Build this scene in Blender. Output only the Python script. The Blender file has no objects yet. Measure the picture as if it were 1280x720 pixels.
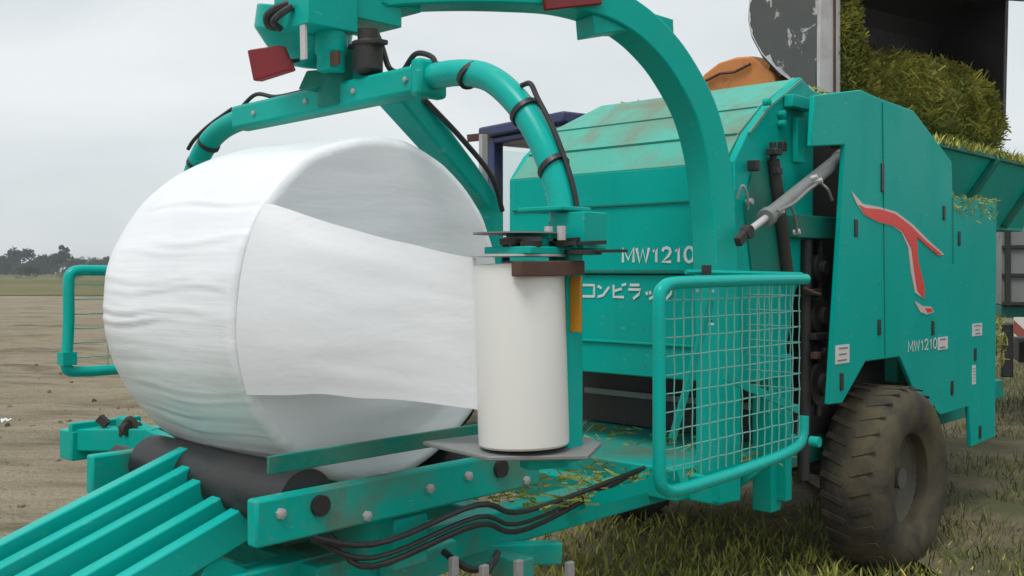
import bpy, bmesh, math, random
from mathutils import Vector, Matrix, noise
random.seed(7)
R = math.radians
S = bpy.context.scene
COL = S.collection

# ------------------------------------------------------------------ survey frame
F, HZ, EYE = 1280.0, 338.0, 1.55
TH = R(-43.1)
U = Vector((math.cos(TH), math.sin(TH), 0)); V = Vector((-math.sin(TH), math.cos(TH), 0))
O = Vector((0.952, 4.6, 0))
def ray(px, py): return Vector(((px-640)/F, 1, -(py-HZ)/F))
E = Vector((0, 0, EYE))
def loc(w):                                   # world -> machine frame
    d = w - O; return Vector((d.dot(U), d.dot(V), w.z))
def on_x(px, py, c):                          # machine plane x = c
    d = ray(px, py); t = (c + U.dot(O))/U.dot(d); return loc(E + d*t)
def on_y(px, py, c):
    d = ray(px, py); t = (c + V.dot(O))/V.dot(d); return loc(E + d*t)
def at(px, py, Y): return E + ray(px, py)*Y   # world
def lat(px, py, Y): return loc(at(px, py, Y))

# ------------------------------------------------------------------ materials
def newmat(name):
    m = bpy.data.materials.new(name); m.use_nodes = True
    nt = m.node_tree; b = nt.nodes['Principled BSDF']; return m, nt, b
def N(nt, t, **kw):
    n = nt.nodes.new(t)
    for k, v in kw.items(): setattr(n, k, v)
    return n
def noise_fac(nt, scale, detail=4, lo=0.4, hi=0.6, coord='Object', stretch=(1,1,1), rough=0.6, dist=0.0):
    tc = N(nt, 'ShaderNodeTexCoord'); mp = N(nt, 'ShaderNodeMapping'); mp.inputs['Scale'].default_value = stretch
    nz = N(nt, 'ShaderNodeTexNoise'); nz.inputs['Scale'].default_value = scale; nz.inputs['Detail'].default_value = detail
    nz.inputs['Roughness'].default_value = rough; nz.inputs['Distortion'].default_value = dist
    mr = N(nt, 'ShaderNodeMapRange'); mr.inputs[1].default_value = lo; mr.inputs[2].default_value = hi
    nt.links.new(tc.outputs[coord], mp.inputs[0]); nt.links.new(mp.outputs[0], nz.inputs['Vector'])
    nt.links.new(nz.outputs['Fac'], mr.inputs[0]); return mr.outputs[0], nz.outputs['Fac']
def mixc(nt, fac, a, b):
    m = N(nt, 'ShaderNodeMix', data_type='RGBA')
    if isinstance(fac, (int, float)): m.inputs[0].default_value = fac
    else: nt.links.new(fac, m.inputs[0])
    for i, c in ((6, a), (7, b)):
        if isinstance(c, tuple): m.inputs[i].default_value = (*c, 1)
        else: nt.links.new(c, m.inputs[i])
    return m.outputs[2]
def mulf(nt, a, k):
    m = N(nt, 'ShaderNodeMath', operation='MULTIPLY'); nt.links.new(a, m.inputs[0])
    if isinstance(k, (int, float)): m.inputs[1].default_value = k
    else: nt.links.new(k, m.inputs[1])
    return m.outputs[0]
def bump(nt, b, h, strength, dist):
    n = N(nt, 'ShaderNodeBump'); n.inputs['Strength'].default_value = strength; n.inputs['Distance'].default_value = dist
    nt.links.new(h, n.inputs['Height']); nt.links.new(n.outputs[0], b.inputs['Normal']); return n

def paint(name, base, dirt=(0.20, 0.17, 0.12), amount=0.35, rough=0.38, scale=3.0, lo=0.5, hi=0.75, spec=0.5, fade=None, streak=0.0):
    m, nt, b = newmat(name)
    f1, r1 = noise_fac(nt, scale, 6, lo, hi, dist=0.6)
    f2, _ = noise_fac(nt, scale*14, 3, 0.45, 0.8)
    f3, _ = noise_fac(nt, 0.9, 2, 0.3, 0.7)
    c = mixc(nt, f3, base, tuple(x*0.86 for x in base) if fade is None else fade)
    c = mixc(nt, mulf(nt, f1, amount), c, dirt)
    c = mixc(nt, mulf(nt, f2, amount*0.35), c, dirt)
    if streak:                                               # run marks, scuffs and small chips
        s1, _ = noise_fac(nt, 9, 4, 0.55, 0.75, stretch=(1, 1, 0.10)); s2, _ = noise_fac(nt, 26, 3, 0.70, 0.74); s3, _ = noise_fac(nt, 60, 2, 0.68, 0.72, stretch=(0.25, 0.25, 1))
        c = mixc(nt, mulf(nt, s1, streak), c, tuple(x*0.45 for x in base)); c = mixc(nt, mulf(nt, s2, streak*5), c, (0.10, 0.075, 0.05)); c = mixc(nt, mulf(nt, s3, streak*3), c, (0.22, 0.45, 0.38))
    nt.links.new(c, b.inputs['Base Color'])
    mr = N(nt, 'ShaderNodeMapRange'); mr.inputs[3].default_value = rough-0.06; mr.inputs[4].default_value = min(1, rough+0.25)
    nt.links.new(f1, mr.inputs[0]); nt.links.new(mr.outputs[0], b.inputs['Roughness'])
    b.inputs['Specular IOR Level'].default_value = spec
    bump(nt, b, r1, 0.12, 0.006)
    return m
M = {}
TEAL = (0.0, 0.41, 0.345)
M['teal'] = paint('teal_paint', TEAL, amount=0.10, spec=0.12, streak=0.10)
M['teal_sheet'] = paint('teal_sheet_metal', (0.0, 0.405, 0.345), amount=0.07, rough=0.42, scale=1.6, spec=0.07, streak=0.12)
M['teal_dusty'] = paint('teal_weathered', (0.06, 0.44, 0.34), dirt=(0.19, 0.20, 0.14), amount=0.9, rough=0.55, scale=2.6, lo=0.42, hi=0.64)
M['teal_bright'] = paint('teal_fresh_paint', (0.0, 0.45, 0.39), amount=0.06, rough=0.32, spec=0.22, streak=0.06)
M['mesh_wire'] = paint('pale_wire', (0.16, 0.46, 0.40), dirt=(0.3, 0.28, 0.22), amount=0.5, rough=0.5, scale=6)
M['teal_inside'] = paint('teal_grimy_shade', (0.004, 0.20, 0.155), amount=0.45, rough=0.6, spec=0.2)  # grimy teal, darkened; also paints the shade on the side plate
M['teal_muddy'] = paint('teal_muddy_frame', TEAL, dirt=(0.16, 0.125, 0.075), amount=0.75, rough=0.5, scale=2.2, lo=0.48, hi=0.66, spec=0.12, streak=0.12)
M['rim'] = paint('muddy_rim', (0.10, 0.10, 0.095), dirt=(0.12, 0.10, 0.06), amount=0.8, rough=0.8, lo=.4, hi=.6)
M['black'] = paint('black_rubber_hose', (0.018, 0.018, 0.02), dirt=(0.12, 0.11, 0.09), amount=0.3, rough=0.5)
M['dark'] = paint('dark_greasy_steel', (0.022, 0.022, 0.022), dirt=(0.07, 0.055, 0.035), amount=0.6, rough=0.65)
M['steel'] = paint('bare_steel', (0.42, 0.41, 0.41), dirt=(0.24, 0.20, 0.18), amount=0.5, rough=0.4)
M['steel_pale'] = paint('scoured_steel', (0.56, 0.54, 0.55), dirt=(0.28, 0.23, 0.22), amount=0.6, rough=0.45, scale=5)
M['grey'] = paint('grey_metal', (0.22, 0.23, 0.23), dirt=(0.16, 0.13, 0.10), amount=0.5, rough=0.5)
M['rust'] = paint('rusty_iron', (0.085, 0.042, 0.030), dirt=(0.16, 0.10, 0.07), amount=0.6, rough=0.8, scale=9)
M['tyre'] = paint('muddy_tyre', (0.045, 0.041, 0.039), dirt=(0.115, 0.098, 0.058), amount=0.85, rough=0.9, scale=4, lo=0.36, hi=0.62, spec=.2)
M['red'] = paint('red_reflector', (0.22, 0.006, 0.012), dirt=(0.12, 0.02, 0.02), amount=0.5, rough=0.25)
M['redpaint'] = paint('red_decal', (0.82, 0.050, 0.034), amount=0.08, rough=0.4)
M['pale'] = paint('pale_decal', (0.72, 0.55, 0.52), amount=0.08, rough=0.4)
M['white'] = paint('white_lettering', (0.74, 0.78, 0.76), dirt=(0.2, 0.45, 0.4), amount=0.45, rough=0.5, scale=12)
M['sticker'] = paint('white_sticker', (0.74, 0.72, 0.72), amount=0.15, rough=0.4)
M['amber'] = paint('amber_reflector', (0.55, 0.24, 0.012), dirt=(0.3, 0.17, 0.03), amount=0.4, rough=0.3)
M['blue'] = paint('navy_paint', (0.014, 0.028, 0.125), amount=0.3, rough=0.4)
M['orange'] = paint('orange_worn_paint', (0.62, 0.22, 0.055), dirt=(0.16, 0.06, 0.022), amount=0.75, rough=0.6, scale=4.5)
M['bucket_paint'] = None
M['ripe'] = None

# worn grey bucket side: paint chipped to bare steel toward the rim
m, nt, b = newmat('chipped_grey_paint')
f, _ = noise_fac(nt, 5, 8, 0.60, 0.62, rough=0.7, dist=0.4); g, _ = noise_fac(nt, 9, 4, 0.35, 0.7)
c = mixc(nt, f, (0.075, 0.08, 0.078), (0.50, 0.48, 0.49)); c = mixc(nt, mulf(nt, g, 0.3), c, (0.12, 0.1, 0.09))
nt.links.new(c, b.inputs['Base Color']); b.inputs['Roughness'].default_value = 0.55; M['bucket_paint'] = m
M['bucket_in'] = paint('black_bucket_steel', (0.016, 0.015, 0.018), dirt=(0.05, 0.04, 0.045), amount=0.6, rough=0.55)

# white stretch film on the bale
m, nt, b = newmat('white_stretch_film')
b.inputs['Roughness'].default_value = 0.34; b.inputs['Specular IOR Level'].default_value = 0.45
b.inputs['Subsurface Weight'].default_value = 0.0
f, r = noise_fac(nt, 3.0, 5, 0.3, 0.7)
c = mixc(nt, f, (0.84, 0.86, 0.89), (0.77, 0.79, 0.83)); nt.links.new(c, b.inputs['Base Color'])
_, w1 = noise_fac(nt, 6, 4, stretch=(0.14, 1.5, 1.5), dist=0.35)
_, w2 = noise_fac(nt, 2.4, 3, stretch=(0.5, 1, 1), dist=0.4)
_, w3 = noise_fac(nt, 16, 2, stretch=(0.08, 2.2, 2.2))
ad = N(nt, 'ShaderNodeMath', operation='ADD'); nt.links.new(w1, ad.inputs[0]); nt.links.new(mulf(nt, w2, 1.6), ad.inputs[1])
ad2 = N(nt, 'ShaderNodeMath', operation='ADD'); nt.links.new(ad.outputs[0], ad2.inputs[0]); nt.links.new(mulf(nt, w3, 0.35), ad2.inputs[1])
bump(nt, b, ad2.outputs[0], 0.20, 0.02); M['film'] = m
m, nt, b = newmat('white_film_end')
b.inputs['Roughness'].default_value = 0.30; b.inputs['Specular IOR Level'].default_value = 0.45
f, r = noise_fac(nt, 2.0, 4, 0.3, 0.7)
c = mixc(nt, f, (0.78, 0.80, 0.825), (0.71, 0.735, 0.765)); nt.links.new(c, b.inputs['Base Color'])
_, w1 = noise_fac(nt, 3.0, 4, stretch=(1, 0.5, 2.0), dist=0.2); _, w2 = noise_fac(nt, 10, 3, stretch=(1, 0.22, 2.2))
ad = N(nt, 'ShaderNodeMath', operation='ADD'); nt.links.new(w1, ad.inputs[0]); nt.links.new(mulf(nt, w2, 0.25), ad.inputs[1])
bump(nt, b, ad.outputs[0], 0.12, 0.03); M['film_end'] = m
m, nt, b = newmat('film_roll_white')
b.inputs['Roughness'].default_value = 0.32; b.inputs['Base Color'].default_value = (0.73, 0.725, 0.70, 1)
_, w = noise_fac(nt, 30, 3, stretch=(1, 1, 0.05)); bump(nt, b, w, 0.08, 0.004); M['roll'] = m
m, nt, b = newmat('cardboard_core'); b.inputs['Base Color'].default_value = (0.3, 0.2, 0.12, 1); M['core'] = m

# cab glass
m, nt, b = newmat('cab_glass'); b.inputs['Base Color'].default_value = (0.85, 0.9, 0.9, 1); b.inputs['Roughness'].default_value = 0.02
b.inputs['Transmission Weight'].default_value = 1.0; b.inputs['IOR'].default_value = 1.02; M['glass'] = m

# chopped silage, grass, foliage
def leafy(name, a, c_, rough=0.7, scale=6):
    m, nt, b = newmat(name)
    oi = N(nt, 'ShaderNodeNewGeometry'); f, _ = noise_fac(nt, scale, 3, 0.35, 0.65)
    c = mixc(nt, oi.outputs['Random Per Island'], a, c_); c = mixc(nt, mulf(nt, f, 0.6), c, tuple(x*0.5 for x in a))
    nt.links.new(c, b.inputs['Base Color']); b.inputs['Roughness'].default_value = rough
    b.inputs['Specular IOR Level'].default_value = 0.2; return m
M['silage'] = leafy('chopped_silage', (0.15, 0.21, 0.028), (0.72, 0.63, 0.18))
M['silage_base'] = leafy('packed_silage', (0.09, 0.10, 0.02), (0.16, 0.16, 0.04))
M['grass'] = leafy('field_grass', (0.06, 0.095, 0.02), (0.24, 0.22, 0.085))
M['leaf'] = leafy('tree_leaves', (0.018, 0.03, 0.014), (0.038, 0.058, 0.024), scale=0.6)
M['bark'] = paint('bark', (0.07, 0.055, 0.045), amount=0.5, rough=0.9)

# field soil
m, nt, b = newmat('field_soil')
f1, r1 = noise_fac(nt, 0.35, 6, 0.38, 0.62, stretch=(0.35, 1.2, 1)); f2, r2 = noise_fac(nt, 2.2, 8, 0.35, 0.7, stretch=(0.5, 1.6, 1), dist=0.7)
f3, r3 = noise_fac(nt, 25, 4, 0.3, 0.7); f4, r4 = noise_fac(nt, 0.9, 5, 0.50, 0.66, stretch=(0.4, 1.1, 1), dist=1.0)
c = mixc(nt, f1, (0.385, 0.325, 0.225), (0.29, 0.245, 0.16)); c = mixc(nt, mulf(nt, f2, 0.55), c, (0.43, 0.365, 0.265))
c = mixc(nt, mulf(nt, f4, 0.75), c, (0.125, 0.10, 0.06)); c = mixc(nt, mulf(nt, f3, 0.3), c, (0.16, 0.13, 0.09))  # first mix: dark streaks coloured in for the shadows of the ruts
nt.links.new(c, b.inputs['Base Color']); b.inputs['Roughness'].default_value = 0.9; b.inputs['Specular IOR Level'].default_value = 0.25
ad = N(nt, 'ShaderNodeMath', operation='ADD'); nt.links.new(r2, ad.inputs[0]); nt.links.new(mulf(nt, r3, 0.3), ad.inputs[1])
bump(nt, b, ad.outputs[0], 1.0, 0.22); M['soil'] = m
m, nt, b = newmat('stubble_green')
f1, r1 = noise_fac(nt, 0.06, 5, 0.42, 0.58, stretch=(0.5, 0.6, 1)); f2, _ = noise_fac(nt, 0.6, 5, 0.35, 0.65)
c = mixc(nt, f1, (0.10, 0.12, 0.035), (0.20, 0.17, 0.085)); c = mixc(nt, mulf(nt, f2, 0.5), c, (0.06, 0.075, 0.025))
nt.links.new(c, b.inputs['Base Color']); b.inputs['Roughness'].default_value = 0.95; b.inputs['Specular IOR Level'].default_value = 0.1; M['green_field'] = m
m, nt, b = newmat('trodden_turf')
f1, r1 = noise_fac(nt, 1.3, 6, 0.4, 0.6); f2, _ = noise_fac(nt, 9, 5, 0.35, 0.65)
c = mixc(nt, f1, (0.075, 0.08, 0.025), (0.17, 0.13, 0.08)); c = mixc(nt, mulf(nt, f2, 0.5), c, (0.05, 0.045, 0.022))
nt.links.new(c, b.inputs['Base Color']); b.inputs['Roughness'].default_value = 0.95; bump(nt, b, r1, 0.8, 0.05); M['turf'] = m
# striped board
m, nt, b = newmat('hazard_stripes')
tc = N(nt, 'ShaderNodeTexCoord'); wv = N(nt, 'ShaderNodeTexWave', bands_direction='DIAGONAL'); wv.inputs['Scale'].default_value = 2.6
cr = N(nt, 'ShaderNodeMapRange'); cr.inputs[1].default_value = 0.48; cr.inputs[2].default_value = 0.52
nt.links.new(tc.outputs['Object'], wv.inputs[0]); nt.links.new(wv.outputs['Fac'], cr.inputs[0])
c = mixc(nt, cr.outputs[0], (0.75, 0.72, 0.68), (0.32, 0.08, 0.06)); nt.links.new(c, b.inputs['Base Color']); M['stripes'] = m

# ------------------------------------------------------------------ mesh builder
def smoothpts(pts, n=6):
    pts = [Vector(p) for p in pts]; out = []
    P = [pts[0]*2-pts[1]] + pts + [pts[-1]*2-pts[-2]]
    for i in range(1, len(P)-2):
        a, b_, c_, d = P[i-1], P[i], P[i+1], P[i+2]
        for k in range(n):
            t = k/n
            out.append(0.5*((2*b_)+(c_-a)*t+(2*a-5*b_+4*c_-d)*t*t+(3*b_-a-3*c_+d)*t**3))
    out.append(pts[-1]); return out
class MB:
    def __init__(s): s.bm = bmesh.new()
    def box(s, c, size, rot=None):
        mat = Matrix.Translation(Vector(c))
        if rot is not None: mat = mat @ rot.to_4x4()
        mat = mat @ Matrix.Diagonal((*size, 1))
        bmesh.ops.create_cube(s.bm, size=1, matrix=mat); return s
    def bar(s, a, b_, w, h, up=(0, 0, 1)):                 # rectangular bar between two points
        a, b_ = Vector(a), Vector(b_); z = (b_-a).normalized(); x = z.cross(Vector(up))
        if x.length < 1e-4: x = Vector((1, 0, 0))
        x.normalize(); y = z.cross(x)
        rot = Matrix((x, y, z)).transposed(); return s.box((a+b_)/2, (w, h, (b_-a).length), rot)
    def prism(s, poly, vec):
        vec = Vector(vec); a = [s.bm.verts.new(Vector(p)) for p in poly]; b_ = [s.bm.verts.new(Vector(p)+vec) for p in poly]
        n = len(poly); s.bm.faces.new(a); s.bm.faces.new(b_[::-1])
        for i in range(n): s.bm.faces.new((a[i], b_[i], b_[(i+1) % n], a[(i+1) % n]))
        return s
    def sweep(s, pts, sec, up=None, cap=True):
        pts = [Vector(p) for p in pts]; rings = []; x = None
        for i, p in enumerate(pts):
            z = (pts[min(i+1, len(pts)-1)]-pts[max(i-1, 0)]).normalized()
            if up is not None: x = Vector(up)
            elif x is None: x = z.orthogonal()
            x = (x - z*x.dot(z)).normalized(); y = z.cross(x)
            k = sec(i/(len(pts)-1)) if callable(sec) else sec
            rings.append([s.bm.verts.new(p+x*q[0]+y*q[1]) for q in k])
        n = len(rings[0])
        for a, b_ in zip(rings, rings[1:]):
            for i in range(n): s.bm.faces.new((a[i], a[(i+1) % n], b_[(i+1) % n], b_[i]))
        if cap: s.bm.faces.new(rings[0][::-1]); s.bm.faces.new(rings[-1])
        return s
    def tube(s, pts, r, n=12, cap=True):
        f = (lambda t: [((r(t) if callable(r) else r)*math.cos(2*math.pi*k/n), (r(t) if callable(r) else r)*math.sin(2*math.pi*k/n)) for k in range(n)])
        return s.sweep(pts, f if callable(r) else f(0), cap=cap)
    def lathe(s, prof, c, axis=(0, 0, 1), n=32, ring=False):           # prof: (radius, height)
        c = Vector(c); z = Vector(axis).normalized(); x = z.orthogonal().normalized(); y = z.cross(x); rings = []
        for r, h in prof:
            rings.append([s.bm.verts.new(c+z*h+(x*math.cos(2*math.pi*k/n)+y*math.sin(2*math.pi*k/n))*max(r, 1e-4)) for k in range(n)])
        for a, b_ in zip(rings, rings[1:]):
            for i in range(n): s.bm.faces.new((a[i], a[(i+1) % n], b_[(i+1) % n], b_[i]))
        if ring:
            a, b_ = rings[-1], rings[0]
            for i in range(n): s.bm.faces.new((a[i], a[(i+1) % n], b_[(i+1) % n], b_[i]))
        else: s.bm.faces.new(rings[0][::-1]); s.bm.faces.new(rings[-1])
        return s
    def cyl(s, a, b_, r, n=20):
        a, b_ = Vector(a), Vector(b_); return s.lathe([(r, 0), (r, (b_-a).length)], a, b_-a, n)
    def pieces(s, name, mat, parent=None, bevel=0.0, smooth=True):   # every loose piece an object of its own
        bm = s.bm; bm.verts.ensure_lookup_table(); seen = set(); out = []
        for v in bm.verts:
            if v in seen: continue
            st = [v]; seen.add(v); isl = []
            while st:
                w = st.pop(); isl.append(w)
                for e in w.link_edges:
                    o = e.other_vert(w)
                    if o not in seen: seen.add(o); st.append(o)
            m_ = MB(); mp = {w: m_.bm.verts.new(w.co) for w in isl}
            fs = {f for w in isl for f in w.link_faces}
            for f in sorted(fs, key=lambda f: f.index): m_.bm.faces.new([mp[w] for w in f.verts])
            out.append(m_.build(name, mat, parent, bevel, smooth))
        bm.free(); return out[0]
    def build(s, name, mat, parent=None, bevel=0.0, smooth=True, angle=35):
        bmesh.ops.recalc_face_normals(s.bm, faces=s.bm.faces)
        me = bpy.data.meshes.new(name); s.bm.to_mesh(me); s.bm.free()
        me.materials.append(M[mat] if isinstance(mat, str) else mat)
        o = bpy.data.objects.new(name, me); COL.objects.link(o)
        if parent: o.parent = parent
        if smooth:
            for p in me.polygons: p.use_smooth = True
            me.set_sharp_from_angle(angle=R(angle))
        if bevel:
            bv = o.modifiers.new('edge', 'BEVEL'); bv.width = bevel; bv.segments = 2; bv.limit_method = 'ANGLE'; bv.angle_limit = R(40); bv.harden_normals = False
        return o
def empty(name, loc_=(0, 0, 0), rz=0.0):
    o = bpy.data.objects.new(name, None); o.location = loc_; o.rotation_euler = (0, 0, rz); o.empty_display_size = 0.3
    COL.objects.link(o); return o
def tag(o, label=None, cat=None, group=None, kind=None):
    if label: o['label'] = label
    if cat: o['category'] = cat
    if group: o['group'] = group
    if kind: o['kind'] = kind
    return o
def text_mesh(name, txt, size, origin, rot, mat, parent, sx=1.0, thick=0.001, bold=0.0):
    cu = bpy.data.curves.new('letters', 'FONT'); cu.body = txt; cu.size = size; cu.extrude = thick; cu.offset = bold
    t = bpy.data.objects.new('letters', cu); COL.objects.link(t); bpy.context.view_layer.update()
    me = bpy.data.meshes.new_from_object(t.evaluated_get(bpy.context.evaluated_depsgraph_get()))
    bpy.data.objects.remove(t); me.name = name; me.materials.clear(); me.materials.append(M[mat])
    o = bpy.data.objects.new(name, me); COL.objects.link(o); o.parent = parent
    o.location = origin; o.rotation_euler = rot; o.scale = (sx, 1, 1); return o

GL = {'M': (1.0, [[(0, 0), (0, 1), (.5, .2), (1, 1), (1, 0)]]), 'W': (1.15, [[(0, 1), (.25, 0), (.5, .9), (.75, 0), (1, 1)]]),
      '1': (.62, [[(.15, .72), (.62, .98), (.62, 0)]]), '2': (.8, [[(.05, .74), (.15, .93), (.48, 1), (.82, .92), (.93, .72), (.75, .45), (.05, .02), (1, .02)]]),
      '0': (.8, [[(.5+.48*math.sin(math.tau*k/14), .5+.5*math.cos(math.tau*k/14)) for k in range(15)]])}
def STROKE(parent, txt, p0, hor, nrm, width, h, th):
    tot = sum(GL[c][0]+.28 for c in txt)-.28; u_ = width/tot; x = 0; mb = MB(); q = 0
    for c in txt:
        w, st = GL[c]
        for s_ in st:
            mb.sweep([p0+hor*(u_*(x+a*w))+Vector((0, 0, h*b_))+nrm*(.002+q*.0002) for a, b_ in s_], [(-.0005, -th/2), (.0003, -th/2), (.0003, th/2), (-.0005, th/2)], up=nrm); q += 1
        x += w+.28
    return mb.build('lettering', 'white', parent)
# ================================================================== SETTING
def sheet(name, x0, x1, y0, y1, z, nx, ny, mat, fn=None):
    bm = bmesh.new(); g = [[bm.verts.new((x0+(x1-x0)*i/nx, y0+(y1-y0)*j/ny, z)) for i in range(nx+1)] for j in range(ny+1)]
    for j in range(ny):
        for i in range(nx): bm.faces.new((g[j][i], g[j][i+1], g[j+1][i+1], g[j+1][i]))
    if fn:
        for v in bm.verts: v.co.z += fn(v.co)
    me = bpy.data.meshes.new(name); bm.to_mesh(me); bm.free(); me.materials.append(M[mat])
    for p in me.polygons: p.use_smooth = True
    o = bpy.data.objects.new(name, me); COL.objects.link(o); return o
bm = bmesh.new()                                            # one sheet: fine grid near, coarse far
def axis(v0, v1, near0, near1, step):
    a = []; x = near0
    while x < near1+1e-6: a.append(x); x += step
    s = step; x = near1
    while x < v1: s *= 1.6; x += s; a.append(min(x, v1))
    s = step; x = near0
    while x > v0: s *= 1.6; x -= s; a.insert(0, max(x, v0))
    return a
gx = axis(-900, 900, -14, 10, 0.16); gy = axis(-60, 1500, 0, 26, 0.16)
def rel(x, y):
    k = max(0.0, 1-max(abs(x+2)/16, abs(y-12)/18)); k = min(1, k*4)
    if k <= 0: return 0
    h = 0.05*noise.noise(Vector((x*0.5, y*1.1, 0))) + 0.05*noise.noise(Vector((x*1.2, y*2.8, 3))) + 0.014*noise.noise(Vector((x*5, y*6, 9)))
    rut = math.sin((y*1.0+x*0.18)*2.6+2.2*noise.noise(Vector((x*0.3, y*0.3, 5))))
    h += 0.07*rut*max(0, noise.noise(Vector((x*0.25, y*0.25, 8)))+0.3)
    return h*k-0.03
grid = [[bm.verts.new((x, y, rel(x, y))) for x in gx] for y in gy]
for j in range(len(gy)-1):
    for i in range(len(gx)-1): bm.faces.new((grid[j][i], grid[j][i+1], grid[j+1][i+1], grid[j+1][i]))
me = bpy.data.meshes.new('ground'); bm.to_mesh(me); bm.free(); me.materials.append(M['soil'])
for p in me.polygons: p.use_smooth = True
ground = bpy.data.objects.new('ground', me); COL.objects.link(ground); tag(ground, kind='structure')
fld = sheet('field', -600, 600, 60, 700, 0.03, 400, 30, 'green_field')
for v in fld.data.vertices:
    if v.co.y < 61: v.co.y += 9*noise.noise(Vector((v.co.x*.05, 0, 0)))+7*noise.noise(Vector((v.co.x*.3, 2, 0))); tag(fld, kind='structure')
trf = sheet('grass_verge', 2.1, 22, 2.0, 40, 0.05, 60, 80, 'turf', lambda c: 0.03*noise.noise(Vector((c.x*1.3, c.y*1.3, 0)))); tag(trf, kind='structure')

def blades(mb, n, region, hmin, hmax, w):
    for _ in range(n):
        x, y, z = region(); a = random.uniform(0, math.tau); h = random.uniform(hmin, hmax)
        d = Vector((math.cos(a), math.sin(a), 0)); l = Vector((random.gauss(0, .5)*h, random.gauss(0, .5)*h, h))
        p = Vector((x, y, z)); q = p+l*0.55+Vector((0, 0, 0.1*h)); r_ = p+l
        v = [mb.bm.verts.new(k) for k in (p-d*w, p+d*w, q+d*w*.8, q-d*w*.8, r_)]
        mb.bm.faces.new((v[0], v[1], v[2], v[3])); mb.bm.faces.new((v[3], v[2], v[4]))
def clumpy():
    while True:
        x, y = random.uniform(1.8, 8.5), random.uniform(3.0, 17)
        if noise.noise(Vector((x*1.1, y*1.1, 2))) > -0.15: return x, y, 0.03
g = MB(); blades(g, 34000, clumpy, 0.02, 0.13, 0.004)
tag(g.build('grass', 'grass', smooth=False), 'trodden green grass beside and beyond the baler', 'grass', kind='stuff')
def spill():
    while True:
        x, y = random.gauss(1.1, 0.9), random.gauss(5.2, 0.8)
        if 3.2 < y < 8: return x, y, 0.0
g = MB(); blades(g, 6000, spill, 0.02, 0.09, 0.006)
tag(g.build('spilled_silage', 'silage', smooth=False), 'loose chopped silage spilled on the soil under the baler', 'silage', kind='stuff')

g = MB(); rc = random.Random(11)
for _ in range(900):
    x, y = rc.uniform(-9, -.5), 4.5+14*rc.random()**1.4
    if noise.noise(Vector((x*.9, y*1.6, 6))) < -.05: continue
    r_ = rc.choice((.006, .008, .012, .018, .03)); m4 = Matrix.Translation((x, y, rel(x, y)+r_*.25)) @ Matrix.Rotation(rc.uniform(0, 6), 4, (rc.random(), rc.random(), 1)) @ Matrix.Diagonal((r_*rc.uniform(.8, 1.6), r_, r_*.6, 1))
    n0 = len(g.bm.verts); bmesh.ops.create_icosphere(g.bm, subdivisions=1, radius=1, matrix=m4)
for v in g.bm.verts: v.co += Vector((noise.noise(v.co*60), noise.noise(v.co*60+Vector((9, 0, 0))), noise.noise(v.co*60+Vector((0, 9, 0)))))*.006
tag(g.build('soil_clods', 'soil', smooth=False), 'crumbled clods of bare soil scattered over the field', 'soil', kind='stuff')
# far tree line
def tree(px, Y, h, w, label, name='tree', group='trees on the far tree line'):
    X = (px-640)/F*Y; t = empty(name, (X, Y, 0)); tag(t, label, 'tree' if name == 'tree' else 'bush', group)
    rnd = random.Random(int(px*7+Y))
    tr = MB(); tr.tube([(0, 0, -.1), (0.1, 0, h*.35), (0.15, .1, h*.7)], lambda k: h*.03*(1-.7*k), 8)
    for _ in range(4):
        a = rnd.uniform(0, 6.28); z = h*rnd.uniform(.3, .5)
        tr.tube([(0.1, 0, z), (math.cos(a)*w*.2, math.sin(a)*w*.2, z+h*.15), (math.cos(a)*w*.33, math.sin(a)*w*.33, z+h*.28)], lambda k: h*.014*(1-.7*k), 5)
    tr.build('trunk', 'bark', t)
    h *= 1.5; cr = MB()
    for _ in range(14):
        c = Vector((rnd.uniform(-.33, .33)*w, rnd.uniform(-.33, .33)*w, h*rnd.uniform(.35, .88)))
        rad = w*rnd.uniform(.14, .27)*(1.2-c.z/h*.5)
        for _ in range(90):
            d = Vector((rnd.gauss(0, 1), rnd.gauss(0, 1), rnd.gauss(0, .8))).normalized()*rad*rnd.uniform(.4, 1.08)
            s = h*rnd.uniform(.02, .05); a = Vector((rnd.gauss(0, 1), rnd.gauss(0, 1), rnd.gauss(0, 1))).normalized(); b_ = a.orthogonal().normalized()
            p = c+d; p.z = max(p.z, 0.05)
            cr.bm.faces.new([cr.bm.verts.new(p+a*s), cr.bm.verts.new(p+b_*s*.7), cr.bm.verts.new(p-a*s), cr.bm.verts.new(p-b_*s*.7)])
    cr.build('crown', 'leaf', t, smooth=False); return t
for px, Y, h, w, lab in [
    (78, 300, 6.2, 4.6, 'tallest tree of the far tree line, slim with a clumpy top'),
    (28, 310, 5.6, 8.5, 'broad rounded tree near the left end of the far tree line'),
    (6, 315, 4.4, 7, 'low tree at the left end of the far tree line'),
    (52, 320, 4.4, 8, 'low wide tree left of the tallest far tree'),
    (66, 305, 4.4, 6, 'small tree touching the left of the tallest far tree'),
    (95, 312, 4.2, 6, 'small rounded tree just right of the tallest far tree'),
    (110, 318, 3.7, 7, 'low spreading tree between the tallest far tree and the teal guard'),
    (126, 322, 3.4, 7, 'lowest tree of the far tree line, just left of the white bale')]:
    tree(px, Y, h, w, lab)
tree(36, 190, 1.5, 5.5, 'low dark bush standing in the green field at the far left', 'bush', 'bushes in the field')
tree(86, 170, 1.0, 5.5, 'flat dark bush in the field above the teal guard', 'bush', 'bushes in the field')
wd = MB(); rnd = random.Random(3)
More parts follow.
